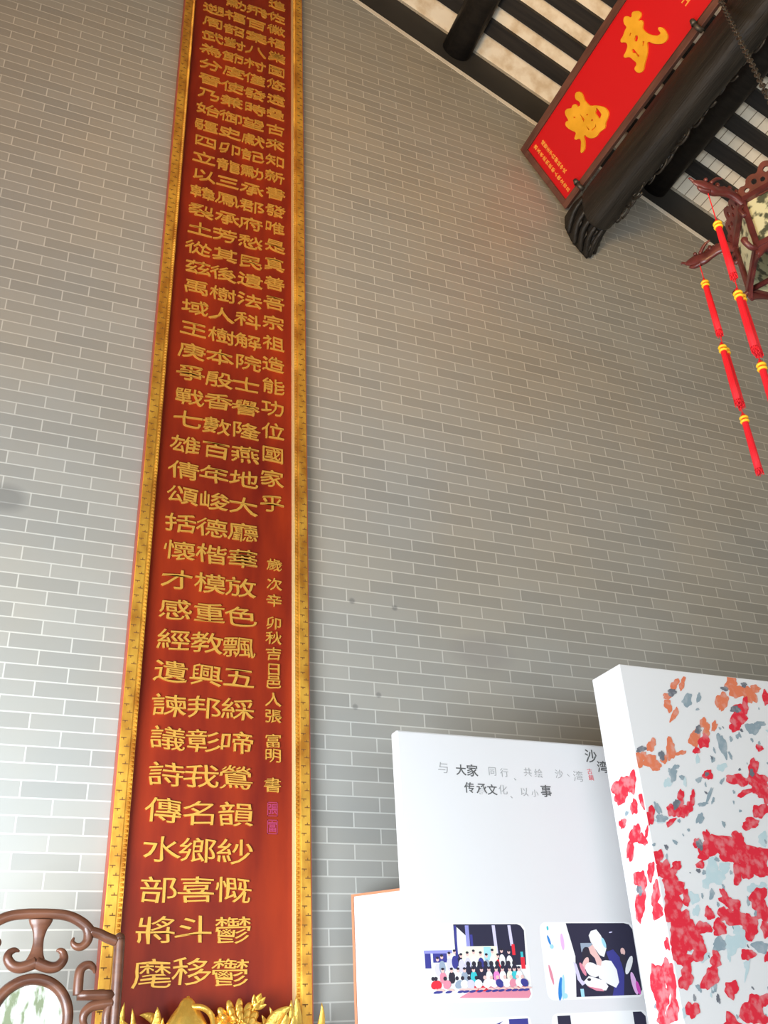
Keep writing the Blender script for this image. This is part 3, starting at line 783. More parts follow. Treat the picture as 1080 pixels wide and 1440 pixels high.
o = obj('small_gold_characters', text_mesh(ALL_CHARS[100:], on_panel, 0.0, 0.08, True), M['gold_leaf'], board)
o['kind'] = 'stuff'
for z_, ch in ((1.650, '張'), (1.575, '富')):
    bm = text_mesh([(ch, 1.252, z_, 0.036, 0.042)], lambda u, v, d: (u, YP + 0.001 - 0.003 * d, v), 0.01)
    for (a0, a1, b0, b1) in ((1.229, 1.275, 0.027, 0.030), (1.229, 1.275, -0.030, -0.027), (1.229, 1.232, -0.03, 0.03), (1.272, 1.275, -0.03, 0.03)):
        box(bm, a0, a1, YP - 0.002, YP + 0.002, z_ + b0, z_ + b1)
    obj('seal_mark', bm, M['seal'], board)

# ------------------------------------------------------------ gilded bracket under the board
brk = thing('gilded_bracket', (0.99, -0.06, 0.5), 'gilded carved bracket of leaves, gourd and blossom at the foot of the calligraphy board', 'bracket')


def leaf(bm, base, tip, width, thick=0.012, bend=(0, 0, 0), n=10):
    base = Vector(base); tip = Vector(tip)
    ax = tip - base
    side = ax.cross(Vector((0, 1, 0))).normalized()
    nor = side.cross(ax.normalized())
    rings = []
    for i in range(n + 1):
        t = i / n
        c = base + ax * t + Vector(bend) * (4 * t * (1 - t))
        w = width * (math.sin(math.pi * (0.18 + 0.82 * t)) ** 0.8 if t < 1 else 0.02) + 0.0008
        th = thick * (1 - 0.8 * t) + 0.001
        rings.append([bm.verts.new(c + side * (w * 0.5 * math.cos(k * math.pi / 4)) + nor * (th * 0.5 * math.sin(k * math.pi / 4) + (0.25 * th if k == 6 else 0))) for k in range(8)])
    for a, b in zip(rings, rings[1:]):
        for k in range(8):
            bm.faces.new((a[k], a[(k + 1) % 8], b[(k + 1) % 8], b[k]))
    bm.faces.new(rings[0]); bm.faces.new(list(reversed(rings[-1])))


YG = -0.098
bm = bmesh.new()
prism(bm, [(0.60, -0.0712, 0.62), (0.70, -0.0712, 0.56), (0.99, -0.0712, 0.50), (1.28, -0.0712, 0.56), (1.40, -0.0712, 0.62), (1.40, -0.0712, 0.80), (1.2, -0.0712, 0.83), (0.8, -0.0712, 0.83), (0.60, -0.0712, 0.80)], (0, -0.035, 0))
obj('backing', bm, M['gold'], brk, bevel=0.01)
for (bx, bz, tx, tz, w, dy, bend) in (
        (0.675, 0.74, 0.664, 0.912, 0.030, -0.015, (-0.01, 0, 0)), (0.700, 0.74, 0.692, 0.890, 0.026, -0.025, (0.006, 0, 0)),
        (0.705, 0.80, 0.655, 0.855, 0.024, -0.03, (0, 0, 0)),
        (0.83, 0.80, 0.722, 0.868, 0.036, -0.02, (0.0, 0, 0.02)), (0.775, 0.74, 0.783, 0.892, 0.050, -0.03, (0.006, 0, 0)), (0.805, 0.76, 0.803, 0.856, 0.022, -0.04, (0, 0, 0)),
        (1.235, 0.76, 1.216, 0.880, 0.026, -0.02, (0.012, 0, 0)), (1.215, 0.78, 1.183, 0.852, 0.026, -0.03, (0.004, 0, 0)),
        (1.19, 0.75, 1.295, 0.878, 0.058, -0.05, (-0.01, 0, 0.02)),
        (1.285, 0.74, 1.300, 0.900, 0.034, -0.03, (0.008, 0, 0)), (1.325, 0.73, 1.324, 0.915, 0.042, -0.02, (0.008, 0, 0)),
        (1.26, 0.76, 1.272, 0.855, 0.040, -0.06, (0, 0, 0)), (1.31, 0.76, 1.30, 0.845, 0.040, -0.06, (0, 0, 0)),
        (1.375, 0.72, 1.430, 0.888, 0.036, -0.02, (0.022, 0, -0.01)), (0.62, 0.72, 0.575, 0.83, 0.036, -0.02, (-0.02, 0, 0)),
        (1.13, 0.76, 1.155, 0.852, 0.03, -0.03, (0, 0, 0))):
    bm = bmesh.new()
    leaf(bm, (bx, YG + dy + 0.02, bz), (tx, YG + dy, tz), w, 0.022, bend)
    obj('leaf', bm, M['gold'], brk, True)
bm = bmesh.new()
lathe(bm, (0.888, YG - 0.03, 0.72), [(0.03, 0.0), (0.075, 0.03), (0.086, 0.07), (0.078, 0.11), (0.055, 0.145), (0.034, 0.170), (0.026, 0.185), (0.016, 0.196), (0.004, 0.200)], 28)
for v in bm.verts:
    v.co.y = YG - 0.055 + (v.co.y - (YG - 0.03)) * 0.72
obj('gourd', bm, M['gold'], brk, True)
bm = bmesh.new()
vine = spline([(0.892, YG - 0.045, 0.922), (0.893, YG - 0.055, 0.902), (0.906, YG - 0.07, 0.888), (0.935, YG - 0.085, 0.883), (0.962, YG - 0.085, 0.868), (0.980, YG - 0.08, 0.842), (0.990, YG - 0.06, 0.80), (1.00, YG - 0.03, 0.76)], 6)
tube(bm, vine, [0.006 + 0.005 * min(1, i / 12) for i in range(len(vine))], 10)
obj('vine', bm, M['gold'], brk, True)
bm = bmesh.new()
BC = Vector((1.075, YG - 0.045, 0.815))
ball(bm, BC, (0.075, 0.045, 0.068), 22, 14)
for ring_, cnt, rad, sz in ((0, 13, 0.070, 0.034), (1, 11, 0.050, 0.030), (2, 8, 0.030, 0.024)):
    for i in range(cnt):
        a = i * 2 * math.pi / cnt + ring_ * 0.3
        p = BC + Vector((math.cos(a) * rad, -0.018 - 0.016 * ring_, math.sin(a) * rad * 0.92))
        ball(bm, p, (sz, 0.010, sz * 0.52), 10, 8, Euler((0.0, -a, 0.45)))
for i in range(40):
    a = random.uniform(0, 6.28); r_ = 0.028 * math.sqrt(random.random())
    ball(bm, BC + Vector((r_ * math.cos(a), -0.062, r_ * math.sin(a))), 0.0045, 6, 4)
obj('blossom', bm, M['gold'], brk, True)
bm = bmesh.new()
ball(bm, (1.128, YG - 0.03, 0.836), (0.036, 0.03, 0.048), 16, 10)
obj('fruit', bm, M['gold'], brk, True)
bm = bmesh.new()
ball(bm, (1.012, YG - 0.055, 0.826), (0.024, 0.022, 0.032), 14, 10)
obj('fruit', bm, M['gold'], brk, True)
bm = bmesh.new()
tube(bm, spline([(1.12, YG - 0.03, 0.82), (1.135, YG - 0.045, 0.86), (1.152, YG - 0.05, 0.885)], 5), 0.010, 8)
for (tx, tz, w) in ((1.140, 0.922, 0.024), (1.168, 0.926, 0.034), (1.186, 0.912, 0.026), (1.190, 0.886, 0.022), (1.158, 0.892, 0.03)):
    leaf(bm, (1.148, YG - 0.05, 0.876), (tx, YG - 0.065, tz), w, 0.020)
obj('flower_bud', bm, M['gold'], brk, True)

# ------------------------------------------------------------ rosewood armchair with marble back
CX, CY = 0.3025, -0.45
chair = thing('rosewood_armchair', (CX, -0.72, 0), 'carved rosewood armchair with round marble panel in its scrolled back, left of the board', 'chair')


def cpath(key, mirror=False, radii=None, name=None, flat=1.0, seg=14, bm=None, steps=6, straight=False):
    pts = CHAIR_PATHS[key]
    sgn = -1 if mirror else 1
    P = [(CX + sgn * x, CY, z) for x, z in pts]
    n = len(P)
    if radii is None:
        radii = [0.017] * n
    Q = spline([(*p, r) for p, r in zip(P, radii)], steps)
    tube(bm, [q[:3] for q in Q], [q[3] for q in Q], seg, flat, (0, 1, 0))


bm = bmesh.new()
half = [(x, z) for x, z in CHAIR_PATHS['crest']]
full = [(-x, z) for x, z in reversed(half[1:])] + half
rad = [0.0175, 0.018, 0.0175, 0.017, 0.0168, 0.017, 0.0168, 0.017, 0.0175, 0.018, 0.0175]
Q = spline([(CX + x, CY, z, r) for (x, z), r in zip(full, rad)], 7)
tube(bm, [q[:3] for q in Q], [q[3] for q in Q], 16, 0.95, (0, 1, 0))
for mir in (False, True):
    cpath('curl', mir, [0.016, 0.017, 0.016, 0.014, 0.012, 0.008, 0.003], bm=bm, seg=14)
    cpath('ext', mir, [0.017, 0.0165, 0.017, 0.017], bm=bm)
obj('crest_rail', bm, M['rosewood'], chair, True)
bm = bmesh.new()
SX = 0.006
stem_c = [(SX, 1.302, 0.040), (SX, 1.288, 0.035), (SX, 1.270, 0.0245), (SX, 1.245, 0.0180), (SX, 1.220, 0.0180), (SX - 0.001, 1.195, 0.023), (SX - 0.002, 1.172, 0.034), (SX - 0.003, 1.156, 0.040)]
Q = spline([(CX + x, CY, z - 0.15, r) for (x, z, r) in stem_c], 6)
tube(bm, [q[:3] for q in Q], [q[3] for q in Q], 18, 0.42, (0, 1, 0))
cpath('al', False, [0.020, 0.019, 0.018, 0.017, 0.0155, 0.0125, 0.009, 0.003], bm=bm)
cpath('ar', False, [0.020, 0.019, 0.018, 0.017, 0.0155, 0.0125, 0.009, 0.003], bm=bm)
obj('scroll_splat', bm, M['rosewood'], chair, True)
RC = (CX + 0.006, 0.8505)
bm = bmesh.new()
NT = 64
rp_ = [(RC[0] + 0.1195 * math.cos(i * 2 * math.pi / NT), CY, RC[1] + 0.1195 * math.sin(i * 2 * math.pi / NT)) for i in range(NT)]
rings = []
for i in range(NT):
    a = i * 2 * math.pi / NT
    er = Vector((math.cos(a), 0, math.sin(a)))
    rings.append([bm.verts.new(Vector((RC[0], CY, RC[1])) + er * (0.1195 + 0.0185 * math.cos(k * math.pi / 7)) + Vector((0, 0.020 * math.sin(k * math.pi / 7), 0))) for k in range(14)])
for i in range(NT):
    for k in range(14):
        bm.faces.new((rings[i][k], rings[i][(k + 1) % 14], rings[(i + 1) % NT][(k + 1) % 14], rings[(i + 1) % NT][k]))
obj('marble_frame', bm, M['rosewood'], chair, True)
bm = bmesh.new()
pts = [(RC[0] + 0.108 * math.cos(i * 2 * math.pi / 48), CY - 0.004, RC[1] + 0.108 * math.sin(i * 2 * math.pi / 48)) for i in range(48)]
prism(bm, pts, (0, 0.010, 0))
obj('marble_panel', bm, M['marble'], chair)
for mir in (False, True):
    s = -1 if mir else 1
    bm = bmesh.new()
    tube(bm, spline([(CX + s * 0.2725, CY, 1.092, 0.0185), (CX + s * 0.274, CY, 1.04, 0.0185), (CX + s * 0.276, CY, 0.90, 0.0185), (CX + s * 0.277, CY, 0.70, 0.019), (CX + s * 0.277, CY, 0.47, 0.02)], 4) and
         [q[:3] for q in spline([(CX + s * 0.2725, CY, 1.092), (CX + s * 0.274, CY, 1.04), (CX + s * 0.276, CY, 0.90), (CX + s * 0.277, CY, 0.70), (CX + s * 0.277, CY, 0.47)], 4)], 0.0185, 14)
    ball(bm, (CX + s * 0.2725, CY, 1.092), 0.0185, 14, 10)
    obj('back_post', bm, M['rosewood'], chair, True)
    bm = bmesh.new()
    cpath('bar', mir, [0.0165, 0.0165], bm=bm, steps=3)
    cpath('barv', mir, [0.0165, 0.0165, 0.016, 0.015, 0.013, 0.010, 0.003], bm=bm)
    obj('bracket_scroll', bm, M['rosewood'], chair, True)
    bm = bmesh.new()
    cpath('hook', mir, [0.017, 0.017, 0.0165, 0.0155, 0.013, 0.009], bm=bm)
    cpath('hookv', mir, [0.015, 0.015, 0.015], bm=bm)
    obj('bracket_scroll', bm, M['rosewood'], chair, True)
# lower back, seat, arms and legs (they carry on below the photograph's edge)
bm = bmesh.new()
box(bm, CX - 0.275, CX + 0.275, CY - 0.015, CY + 0.015, 0.600, 0.635)
box(bm, CX - 0.10, CX + 0.10, CY - 0.010, CY + 0.010, 0.47, 0.61)
box(bm, CX - 0.05, CX + 0.06, CY - 0.012, CY + 0.012, 0.63, 0.745)
obj('lower_back_rail', bm, M['rosewood'], chair, bevel=0.006)
bm = bmesh.new()
box(bm, CX - 0.30, CX + 0.30, -0.93, -0.42, 0.445, 0.480)
obj('seat', bm, M['rosewood'], chair, bevel=0.01)
bm = bmesh.new()
box(bm, CX - 0.28, CX + 0.28, -0.915, -0.44, 0.375, 0.446)
obj('seat_apron', bm, M['rosewood'], chair, bevel=0.004)
for s in (-1, 1):
    bm = bmesh.new()
    tube(bm, spline([(CX + s * 0.275, CY, 0.66), (CX + s * 0.285, -0.60, 0.665), (CX + s * 0.285, -0.80, 0.64), (CX + s * 0.280, -0.87, 0.60), (CX + s * 0.275, -0.87, 0.52), (CX + s * 0.275, -0.87, 0.475)], 5), 0.017, 12)
    tube(bm, [(CX + s * 0.28, -0.66, 0.66), (CX + s * 0.28, -0.66, 0.475)], 0.012, 10)
    obj('armrest', bm, M['rosewood'], chair, True)
    for y_ in (-0.455, -0.895):
        bm = bmesh.new()
        box(bm, CX + s * 0.265 - 0.022, CX + s * 0.265 + 0.022, y_ - 0.022, y_ + 0.022, 0, 0.40)
        obj('leg', bm, M['rosewood'], chair, bevel=0.006)
bm = bmesh.new()
box(bm, CX - 0.245, CX + 0.245, -0.905, -0.885, 0.09, 0.125)
box(bm, CX - 0.245, CX + 0.245, -0.465, -0.445, 0.12, 0.15)
obj('stretcher', bm, M['rosewood'], chair, bevel=0.004)

# ------------------------------------------------------------ display boards
# leftmost: white panel with a thin orange wood edge, turned towards the hall
pd = Vector((0.63, -0.776, 0)).normalized()
pn = Vector((-0.776, -0.63, 0)).normalized()
p0 = Vector((1.588, -0.115, 0))
WB, HB = 0.34, 1.289
bz = thing('framed_panel', p0 + pd * WB / 2, 'low white panel with thin orange wooden edge, leftmost behind the display boards', 'panel')
bm = bmesh.new()
prism(bm, [p0 + Vector((0, 0, 0.02)), p0 + pd * WB + Vector((0, 0, 0.02)), p0 + pd * WB + Vector((0, 0, HB - 0.008)), p0 + Vector((0, 0, HB - 0.008))], pn * 0.012)
obj('white_sheet', bm, M['card'], bz)
bm = bmesh.new()
for a, b, z0_, z1_ in ((-0.010, 0.0, 0.0, HB), (WB, WB + 0.010, 0.0, HB), (0.0, WB, HB - 0.009, HB), (0.0, WB, 0.0, 0.02)):
    q = [p0 + pd * a - pn * 0.006, p0 + pd * b - pn * 0.006, p0 + pd * b + pn * 0.018, p0 + pd * a + pn * 0.018]
    prism(bm, [v + Vector((0, 0, z0_)) for v in q], (0, 0, z1_ - z0_))
obj('wooden_edge', bm, M['card_wood'], bz)

# middle: white board with writing and photographs
B1X0, B1X1, B1Y0, B1Y1, B1T = 1.645, 2.95, -0.50, -0.440, 1.889
b1 = thing('display_board', (2.3, -0.47, 0), 'white display board with handwritten lines and printed photographs, left of the red flower painting', 'board')
bm = bmesh.new()
box(bm, B1X0, B1X1, B1Y0, B1Y1, 0.06, B1T)
obj('board_face', bm, M['card'], b1, bevel=0.008)
for x_ in (1.80, 2.80):
    bm = bmesh.new()
    box(bm, x_ - 0.03, x_ + 0.03, B1Y0 - 0.06, B1Y1 + 0.03, 0, 0.035)
    box(bm, x_ - 0.02, x_ + 0.02, B1Y0 + 0.01, B1Y1 - 0.01, 0.03, 0.07)
    obj('foot', bm, M['card'], b1)


def on_b1(k):
    return lambda u, v, d: (u, B1Y0 - 0.0004 * k - 0.0008 * d, v)


dark = [(c, x, z, s * 0.92, s * 0.92) for c, x, z, s in WRITING if c in '大家传承事文']
pale = [(c, x, z, s * 0.9, s * 0.9) for c, x, z, s in WRITING[:-2] if c not in '大家传承事文']
obj('handwriting', text_mesh(dark, on_b1(1), 0.012), M['ink'], b1)
obj('handwriting', text_mesh(pale, on_b1(1), -0.008), M['ink_grey'], b1)
obj('brush_title', text_mesh([(c, x, z, s * 0.85, s * 0.85) for c, x, z, s in WRITING[-2:]], on_b1(1), 0.008), M['ink'], b1)
bm = text_mesh([('古', 2.594, 1.764, 0.024, 0.024), ('鎮', 2.597, 1.736, 0.024, 0.024)], on_b1(1), 0.0)
obj('red_seal', bm, M['red_ink'], b1)


def rounded(x0, x1, z0, z1, r, n=6):
    out = []
    for (cx_, cz_, a0) in ((x1 - r, z1 - r, 0), (x0 + r, z1 - r, 90), (x0 + r, z0 + r, 180), (x1 - r, z0 + r, 270)):
        for i in range(n + 1):
            a = math.radians(a0 + 90 * i / n)
            out.append((cx_ + r * math.cos(a), cz_ + r * math.sin(a)))
    return out


def ell(u, v, ru, rv, rot=0, n=14):
    c, s = math.cos(math.radians(rot)), math.sin(math.radians(rot))
    return [(u + ru * math.cos(t) * c - rv * math.sin(t) * s, v + ru * math.cos(t) * s + rv * math.sin(t) * c) for t in [i * 2 * math.pi / n for i in range(n)]]


PC = {'sky': (0.80, 0.80, 0.80), 'night': (0.030, 0.028, 0.055), 'navy': (0.05, 0.05, 0.25), 'violet': (0.28, 0.28, 0.62), 'lilac': (0.62, 0.58, 0.80),
      'red': (0.72, 0.03, 0.05), 'rose': (0.70, 0.25, 0.33), 'cream': (0.80, 0.78, 0.62), 'white': (0.82, 0.82, 0.82), 'skin': (0.78, 0.50, 0.46),
      'pink': (0.80, 0.22, 0.55), 'teal': (0.05, 0.50, 0.55), 'blue': (0.03, 0.22, 0.60), 'cyan': (0.35, 0.65, 0.78), 'hair': (0.035, 0.03, 0.045),
      'magenta': (0.62, 0.08, 0.45), 'slate': (0.30, 0.36, 0.45), 'orchid': (0.75, 0.45, 0.75)}


def print_photo(label, x0, x1, z0, z1, r, ground, layers):
    """a flat printed picture: rounded sheet plus printed colour shapes, all one mesh"""
    bm = bmesh.new()
    names = [ground]
    f = rounded(x0, x1, z0, z1, r)
    prism(bm, [(x, B1Y0 - 0.0006, z) for x, z in f], (0, 0.0016, 0), 0)
    k = 0
    for col, poly in layers:
        if col not in names:
            names.append(col)
        k += 1
        y = B1Y0 - 0.0007 - 0.00002 * k
        vs = [bm.verts.new((x0 + u * (x1 - x0), y, z0 + v * (z1 - z0))) for u, v in poly]
        fc = bm.faces.new(vs)
        fc.material_index = names.index(col)
        fc.normal_update()
        if fc.normal.y > 0:
            fc.normal_flip()
    me = bpy.data.meshes.new('printed_photo')
    bm.to_mesh(me)
    bm.free()
    o = link('printed_photo', me, [flat_mat('print_' + c, PC[c]) for c in names], b1)
    o['label'] = label
    return o


def quad(u0, u1, v0, v1, sk=0.0):
    return [(u0, v0), (u1, v0), (u1 + sk, v1), (u0 + sk, v1)]


L1 = [('night', [(0.30, 0.45), (0.97, 0.45), (0.985, 0.90), (0.955, 0.965), (0.92, 0.985), (0.30, 0.985)]),
      ('sky', [(0.32, 0.60), (0.42, 0.60), (0.41, 0.84), (0.33, 0.95)]), ('navy', quad(0.305, 0.325, 0.55, 0.97)), ('violet', quad(0.41, 0.445, 0.55, 0.97)), ('navy', quad(0.45, 0.475, 0.55, 0.85)),
      ('lilac', quad(0.68, 0.71, 0.55, 0.97, -0.01)), ('lilac', quad(0.835, 0.865, 0.70, 0.97, -0.01)), ('red', quad(0.845, 0.875, 0.58, 0.72)),
      ('violet', quad(0.01, 0.27, 0.615, 0.655)), ('navy', quad(0.015, 0.07, 0.43, 0.615)), ('navy', quad(0.09, 0.22, 0.50, 0.615)),
      ('cream', quad(0.36, 0.70, 0.47, 0.70)), ('cyan', quad(0.57, 0.64, 0.52, 0.69)), ('night', quad(0.42, 0.85, 0.26, 0.50)),
      ('rose', [(0.30, 0.06), (0.96, 0.03), (0.985, 0.08), (0.97, 0.17), (0.62, 0.19), (0.44, 0.16)]), ('red', quad(0.45, 0.60, 0.13, 0.20)), ('red', quad(0.86, 0.965, 0.14, 0.26)), ('red', quad(0.92, 0.96, 0.40, 0.55)), ('teal', quad(0.925, 0.95, 0.55, 0.62))]
rg = random.Random(11)
for u in [0.13, 0.17, 0.24, 0.29, 0.35, 0.41, 0.47, 0.535, 0.59, 0.65, 0.70, 0.74, 0.81]:
    v = 0.60 + rg.uniform(-0.03, 0.04) - (0.06 if u < 0.2 else 0)
    c = rg.choice(['white', 'navy', 'cream', 'red', 'lilac', 'white', 'slate'])
    L1 += [(c, ell(u, v - 0.13, 0.030, 0.085)), ('skin', ell(u, v, 0.014, 0.028)), ('hair', ell(u, v + 0.017, 0.014, 0.016))]
for i in range(9):
    u = 0.41 + 0.055 * i
    L1 += [('hair', ell(u, 0.475, 0.020, 0.035)), ('night', ell(u, 0.40, 0.028, 0.06))]
for u, c in ((0.17, 'rose'), (0.25, 'hair'), (0.31, 'white'), (0.37, 'slate'), (0.455, 'teal'), (0.53, 'night'), (0.60, 'white'), (0.67, 'pink'), (0.73, 'white'), (0.80, 'cream'), (0.845, 'teal'), (0.89, 'white')):
    L1 += [(c, ell(u, 0.31, 0.032, 0.075)), ('skin', ell(u, 0.40, 0.015, 0.03)), ('hair', ell(u, 0.42, 0.015, 0.016))]
for u, c in ((0.09, 'red'), (0.115, 'red'), (0.20, 'rose'), (0.31, 'slate'), (0.36, 'white'), (0.42, 'lilac'), (0.49, 'white'), (0.57, 'white'), (0.63, 'white'), (0.69, 'navy'), (0.76, 'white'), (0.82, 'rose'), (0.88, 'white'), (0.93, 'navy')):
    L1 += [(c, ell(u, 0.225, 0.036, 0.055, rg.uniform(-20, 20))), ('hair' if u < 0.5 else 'skin', ell(u - 0.015, 0.30, 0.016, 0.026)), ('skin', ell(u + 0.03, 0.16, 0.035, 0.014, rg.uniform(-25, 25))), ('navy', ell(u + 0.01, 0.135, 0.032, 0.015, 15))]
print_photo('printed group photograph of people sitting and standing before a hall', 1.703, 2.165, 0.853, 1.131, 0.028, 'sky', L1)

L2 = [('night', [(0.285, 0.03), (0.95, 0.03), (0.985, 0.10), (0.985, 0.90), (0.955, 0.965), (0.90, 0.985), (0.275, 0.985), (0.33, 0.55)]),
      ('slate', quad(0.40, 0.52, 0.60, 0.72)), ('blue', ell(0.08, 0.76, 0.012, 0.07, 10)), ('cyan', ell(0.10, 0.68, 0.02, 0.03)), ('orchid', ell(0.215, 0.74, 0.018, 0.11)), ('rose', ell(0.06, 0.32, 0.014, 0.13, 6)),
      ('blue', ell(0.135, 0.14, 0.022, 0.15, -8)), ('cyan', ell(0.165, 0.16, 0.016, 0.16, -6)), ('teal', ell(0.08, 0.92, 0.01, 0.03)), ('cyan', ell(0.17, 0.05, 0.03, 0.035)),
      ('hair', ell(0.455, 0.55, 0.055, 0.12)), ('skin', ell(0.425, 0.45, 0.030, 0.09, -20)), ('white', ell(0.49, 0.37, 0.07, 0.10, 20)), ('rose', ell(0.39, 0.38, 0.02, 0.09, 15)),
      ('navy', [(0.66, 0.60), (0.74, 0.63), (0.80, 0.52), (0.82, 0.30), (0.78, 0.03), (0.66, 0.03), (0.72, 0.25)]),
      ('white', [(0.54, 0.46), (0.64, 0.49), (0.70, 0.48), (0.745, 0.36), (0.75, 0.20), (0.71, 0.13), (0.62, 0.19), (0.545, 0.26)]),
      ('skin', [(0.48, 0.66), (0.53, 0.70), (0.56, 0.60), (0.60, 0.49), (0.585, 0.42), (0.545, 0.43), (0.53, 0.52), (0.49, 0.58)]),
      ('white', [(0.50, 0.82), (0.53, 0.88), (0.59, 0.90), (0.63, 0.82), (0.67, 0.65), (0.63, 0.53), (0.585, 0.56), (0.54, 0.66), (0.51, 0.74)]), ('cyan', ell(0.65, 0.72, 0.018, 0.07, 10)),
      ('white', [(0.38, 0.22), (0.44, 0.29), (0.50, 0.27), (0.60, 0.22), (0.63, 0.15), (0.60, 0.10), (0.50, 0.11), (0.41, 0.17)]), ('rose', [(0.41, 0.16), (0.50, 0.10), (0.58, 0.09), (0.56, 0.12), (0.47, 0.145)]), ('hair', ell(0.44, 0.245, 0.02, 0.018)),
      ('lilac', [(0.30, 0.48), (0.33, 0.45), (0.36, 0.25), (0.40, 0.20), (0.36, 0.17), (0.32, 0.25)]), ('cyan', quad(0.335, 0.37, 0.03, 0.13)),
      ('skin', ell(0.84, 0.60, 0.025, 0.05)), ('hair', ell(0.83, 0.50, 0.035, 0.07)), ('white', ell(0.885, 0.42, 0.03, 0.13, -20)), ('orchid', ell(0.91, 0.18, 0.028, 0.15, 5)), ('magenta', ell(0.945, 0.12, 0.02, 0.09, 5)), ('lilac', ell(0.74, 0.86, 0.02, 0.008, 15))]
print_photo('printed photograph of white-haired person in pale top arranging something', 2.233, 2.693, 0.850, 1.134, 0.03, 'white', L2)
print_photo('printed photograph mostly below the frame with a navy block at its right', 1.703, 2.145, 0.530, 0.800, 0.02, 'white',
            [('navy', quad(0.78, 0.97, 0.60, 0.97)), ('navy', [(0.45, 0.86), (0.62, 0.90), (0.72, 0.95), (0.60, 0.82)]), ('slate', quad(0.1, 0.7, 0.1, 0.5))])
print_photo('printed photograph mostly below the frame with dark sides', 2.237, 2.695, 0.525, 0.804, 0.03, 'white',
            [('night', quad(0.06, 0.19, 0.05, 0.97)), ('night', [(0.84, 0.05), (0.95, 0.05), (0.97, 0.92), (0.93, 0.98), (0.84, 0.98)])])

# right: thick white board wrapped with a red flower painting
B2X0, B2X1, B2Y0, B2Y1, B2T = 2.596, 3.95, -0.84, -0.625, 2.155
b2 = thing('painted_board', (3.27, -0.73, 0), 'thick white board wrapped with a painting of red and orange blossoms, at lower right', 'board')
bm = bmesh.new()
box(bm, B2X0, B2X1, B2Y0, B2Y1, 0.0, B2T)
obj('board_box', bm, M['canvas'], b2, bevel=0.004)
BCOL = {'O': (0.80, 0.22, 0.11), 'R': (0.80, 0.030, 0.055), 'D': (0.17, 0.18, 0.21), 'B': (0.30, 0.38, 0.43), 'L': (0.56, 0.70, 0.73)}
BNAME = {'O': 'orange_blossom', 'R': 'red_blossom', 'D': 'ink_heart', 'B': 'grey_leaf', 'L': 'pale_blue_wash'}
groups = {k: bmesh.new() for k in BCOL}
rg = random.Random(5)


def dab(bm, c, ax, bx, to3, k):
    n = 26
    ph = [rg.uniform(0, 6.28) for _ in range(4)]
    vs = []
    for i in range(n):
        t = i * 2 * math.pi / n
        w = 1 + 0.17 * math.sin(2 * t + ph[0]) + 0.12 * math.sin(3 * t + ph[1]) + 0.10 * math.sin(5 * t + ph[2]) + 0.07 * math.sin(8 * t + ph[3])
        vs.append(bm.verts.new(to3(c[0] + w * (ax[0] * math.cos(t) + bx[0] * math.sin(t)), c[1] + w * (ax[1] * math.cos(t) + bx[1] * math.sin(t)), k)))
    bm.faces.new(vs)


def on_front(a, z, k):
    return (min(max(a, B2X0 + 0.001), B2X1), B2Y0 - 0.0006 - 0.000004 * k, min(z, B2T - 0.004))


def on_side(a, z, k):
    return (B2X0 - 0.0006 - 0.000004 * k, min(max(a, B2Y0 + 0.001), B2Y1 - 0.001), z)


order = {'L': 0, 'B': 100, 'O': 200, 'R': 300, 'D': 420}
for i, (code, cx_, cz_, ax_, az_, bx_, bz_) in enumerate(BLOSSOMS):
    dab(groups[code[0]], (cx_, cz_), (ax_, az_), (bx_, bz_), on_front if code[1] == 'f' else on_side, order[code[0]] + i % 97)
# small spatters and leaves, and the blossoms that carry on beyond the photograph
for i in range(110):
    x_, z_ = rg.uniform(2.66, 3.5), rg.uniform(0.75, 2.05)
    if x_ < 3.0 and z_ > 1.75:
        continue
    s_ = rg.uniform(0.003, 0.011)
    dab(groups[rg.choice('BBLD')], (x_, z_), (s_, s_ * rg.uniform(-0.5, 0.5)), (0, s_ * rg.uniform(0.6, 2.0)), on_front, 90 + i % 90)
for i in range(60):
    x_, z_ = rg.uniform(3.45, 3.9), rg.uniform(0.3, 2.05)
    s_ = rg.uniform(0.02, 0.07)
    dab(groups[rg.choice('RRRRLB')], (x_, z_), (s_, 0), (0, s_ * rg.uniform(0.7, 1.4)), on_front, 330 + i)
for i in range(50):
    x_, z_ = rg.uniform(2.64, 3.5), rg.uniform(0.1, 0.74)
    s_ = rg.uniform(0.02, 0.06)
    dab(groups[rg.choice('RRRLB')], (x_, z_), (s_, 0), (0, s_ * rg.uniform(0.7, 1.4)), on_front, 330 + i)
for k_, g in groups.items():
    o = obj({'O': 'orange_blossoms', 'R': 'red_blossoms', 'D': 'dark_ink_dabs', 'B': 'grey_leaf_dabs', 'L': 'pale_blue_wash'}[k_], g, flat_mat('paint_' + BNAME[k_], BCOL[k_]), b2)
    o['kind'] = 'stuff'

# ------------------------------------------------------------ palace lantern
LX, LY, LZ, LH, LR = 2.828, -2.204, 3.414, 0.254, 0.26
LPHI = math.radians(175.1)
lan = thing('palace_lantern', (LX, LY, LZ), 'six-sided red-brown carved wooden lantern with painted panels, at the right edge', 'lantern')


def lcorner(k, r, z):
    a = LPHI - k * math.pi / 3
    return Vector((LX + r * math.cos(a), LY + r * math.sin(a), z))


def ldir(k):
    a = LPHI - k * math.pi / 3
    return Vector((math.cos(a), math.sin(a), 0))


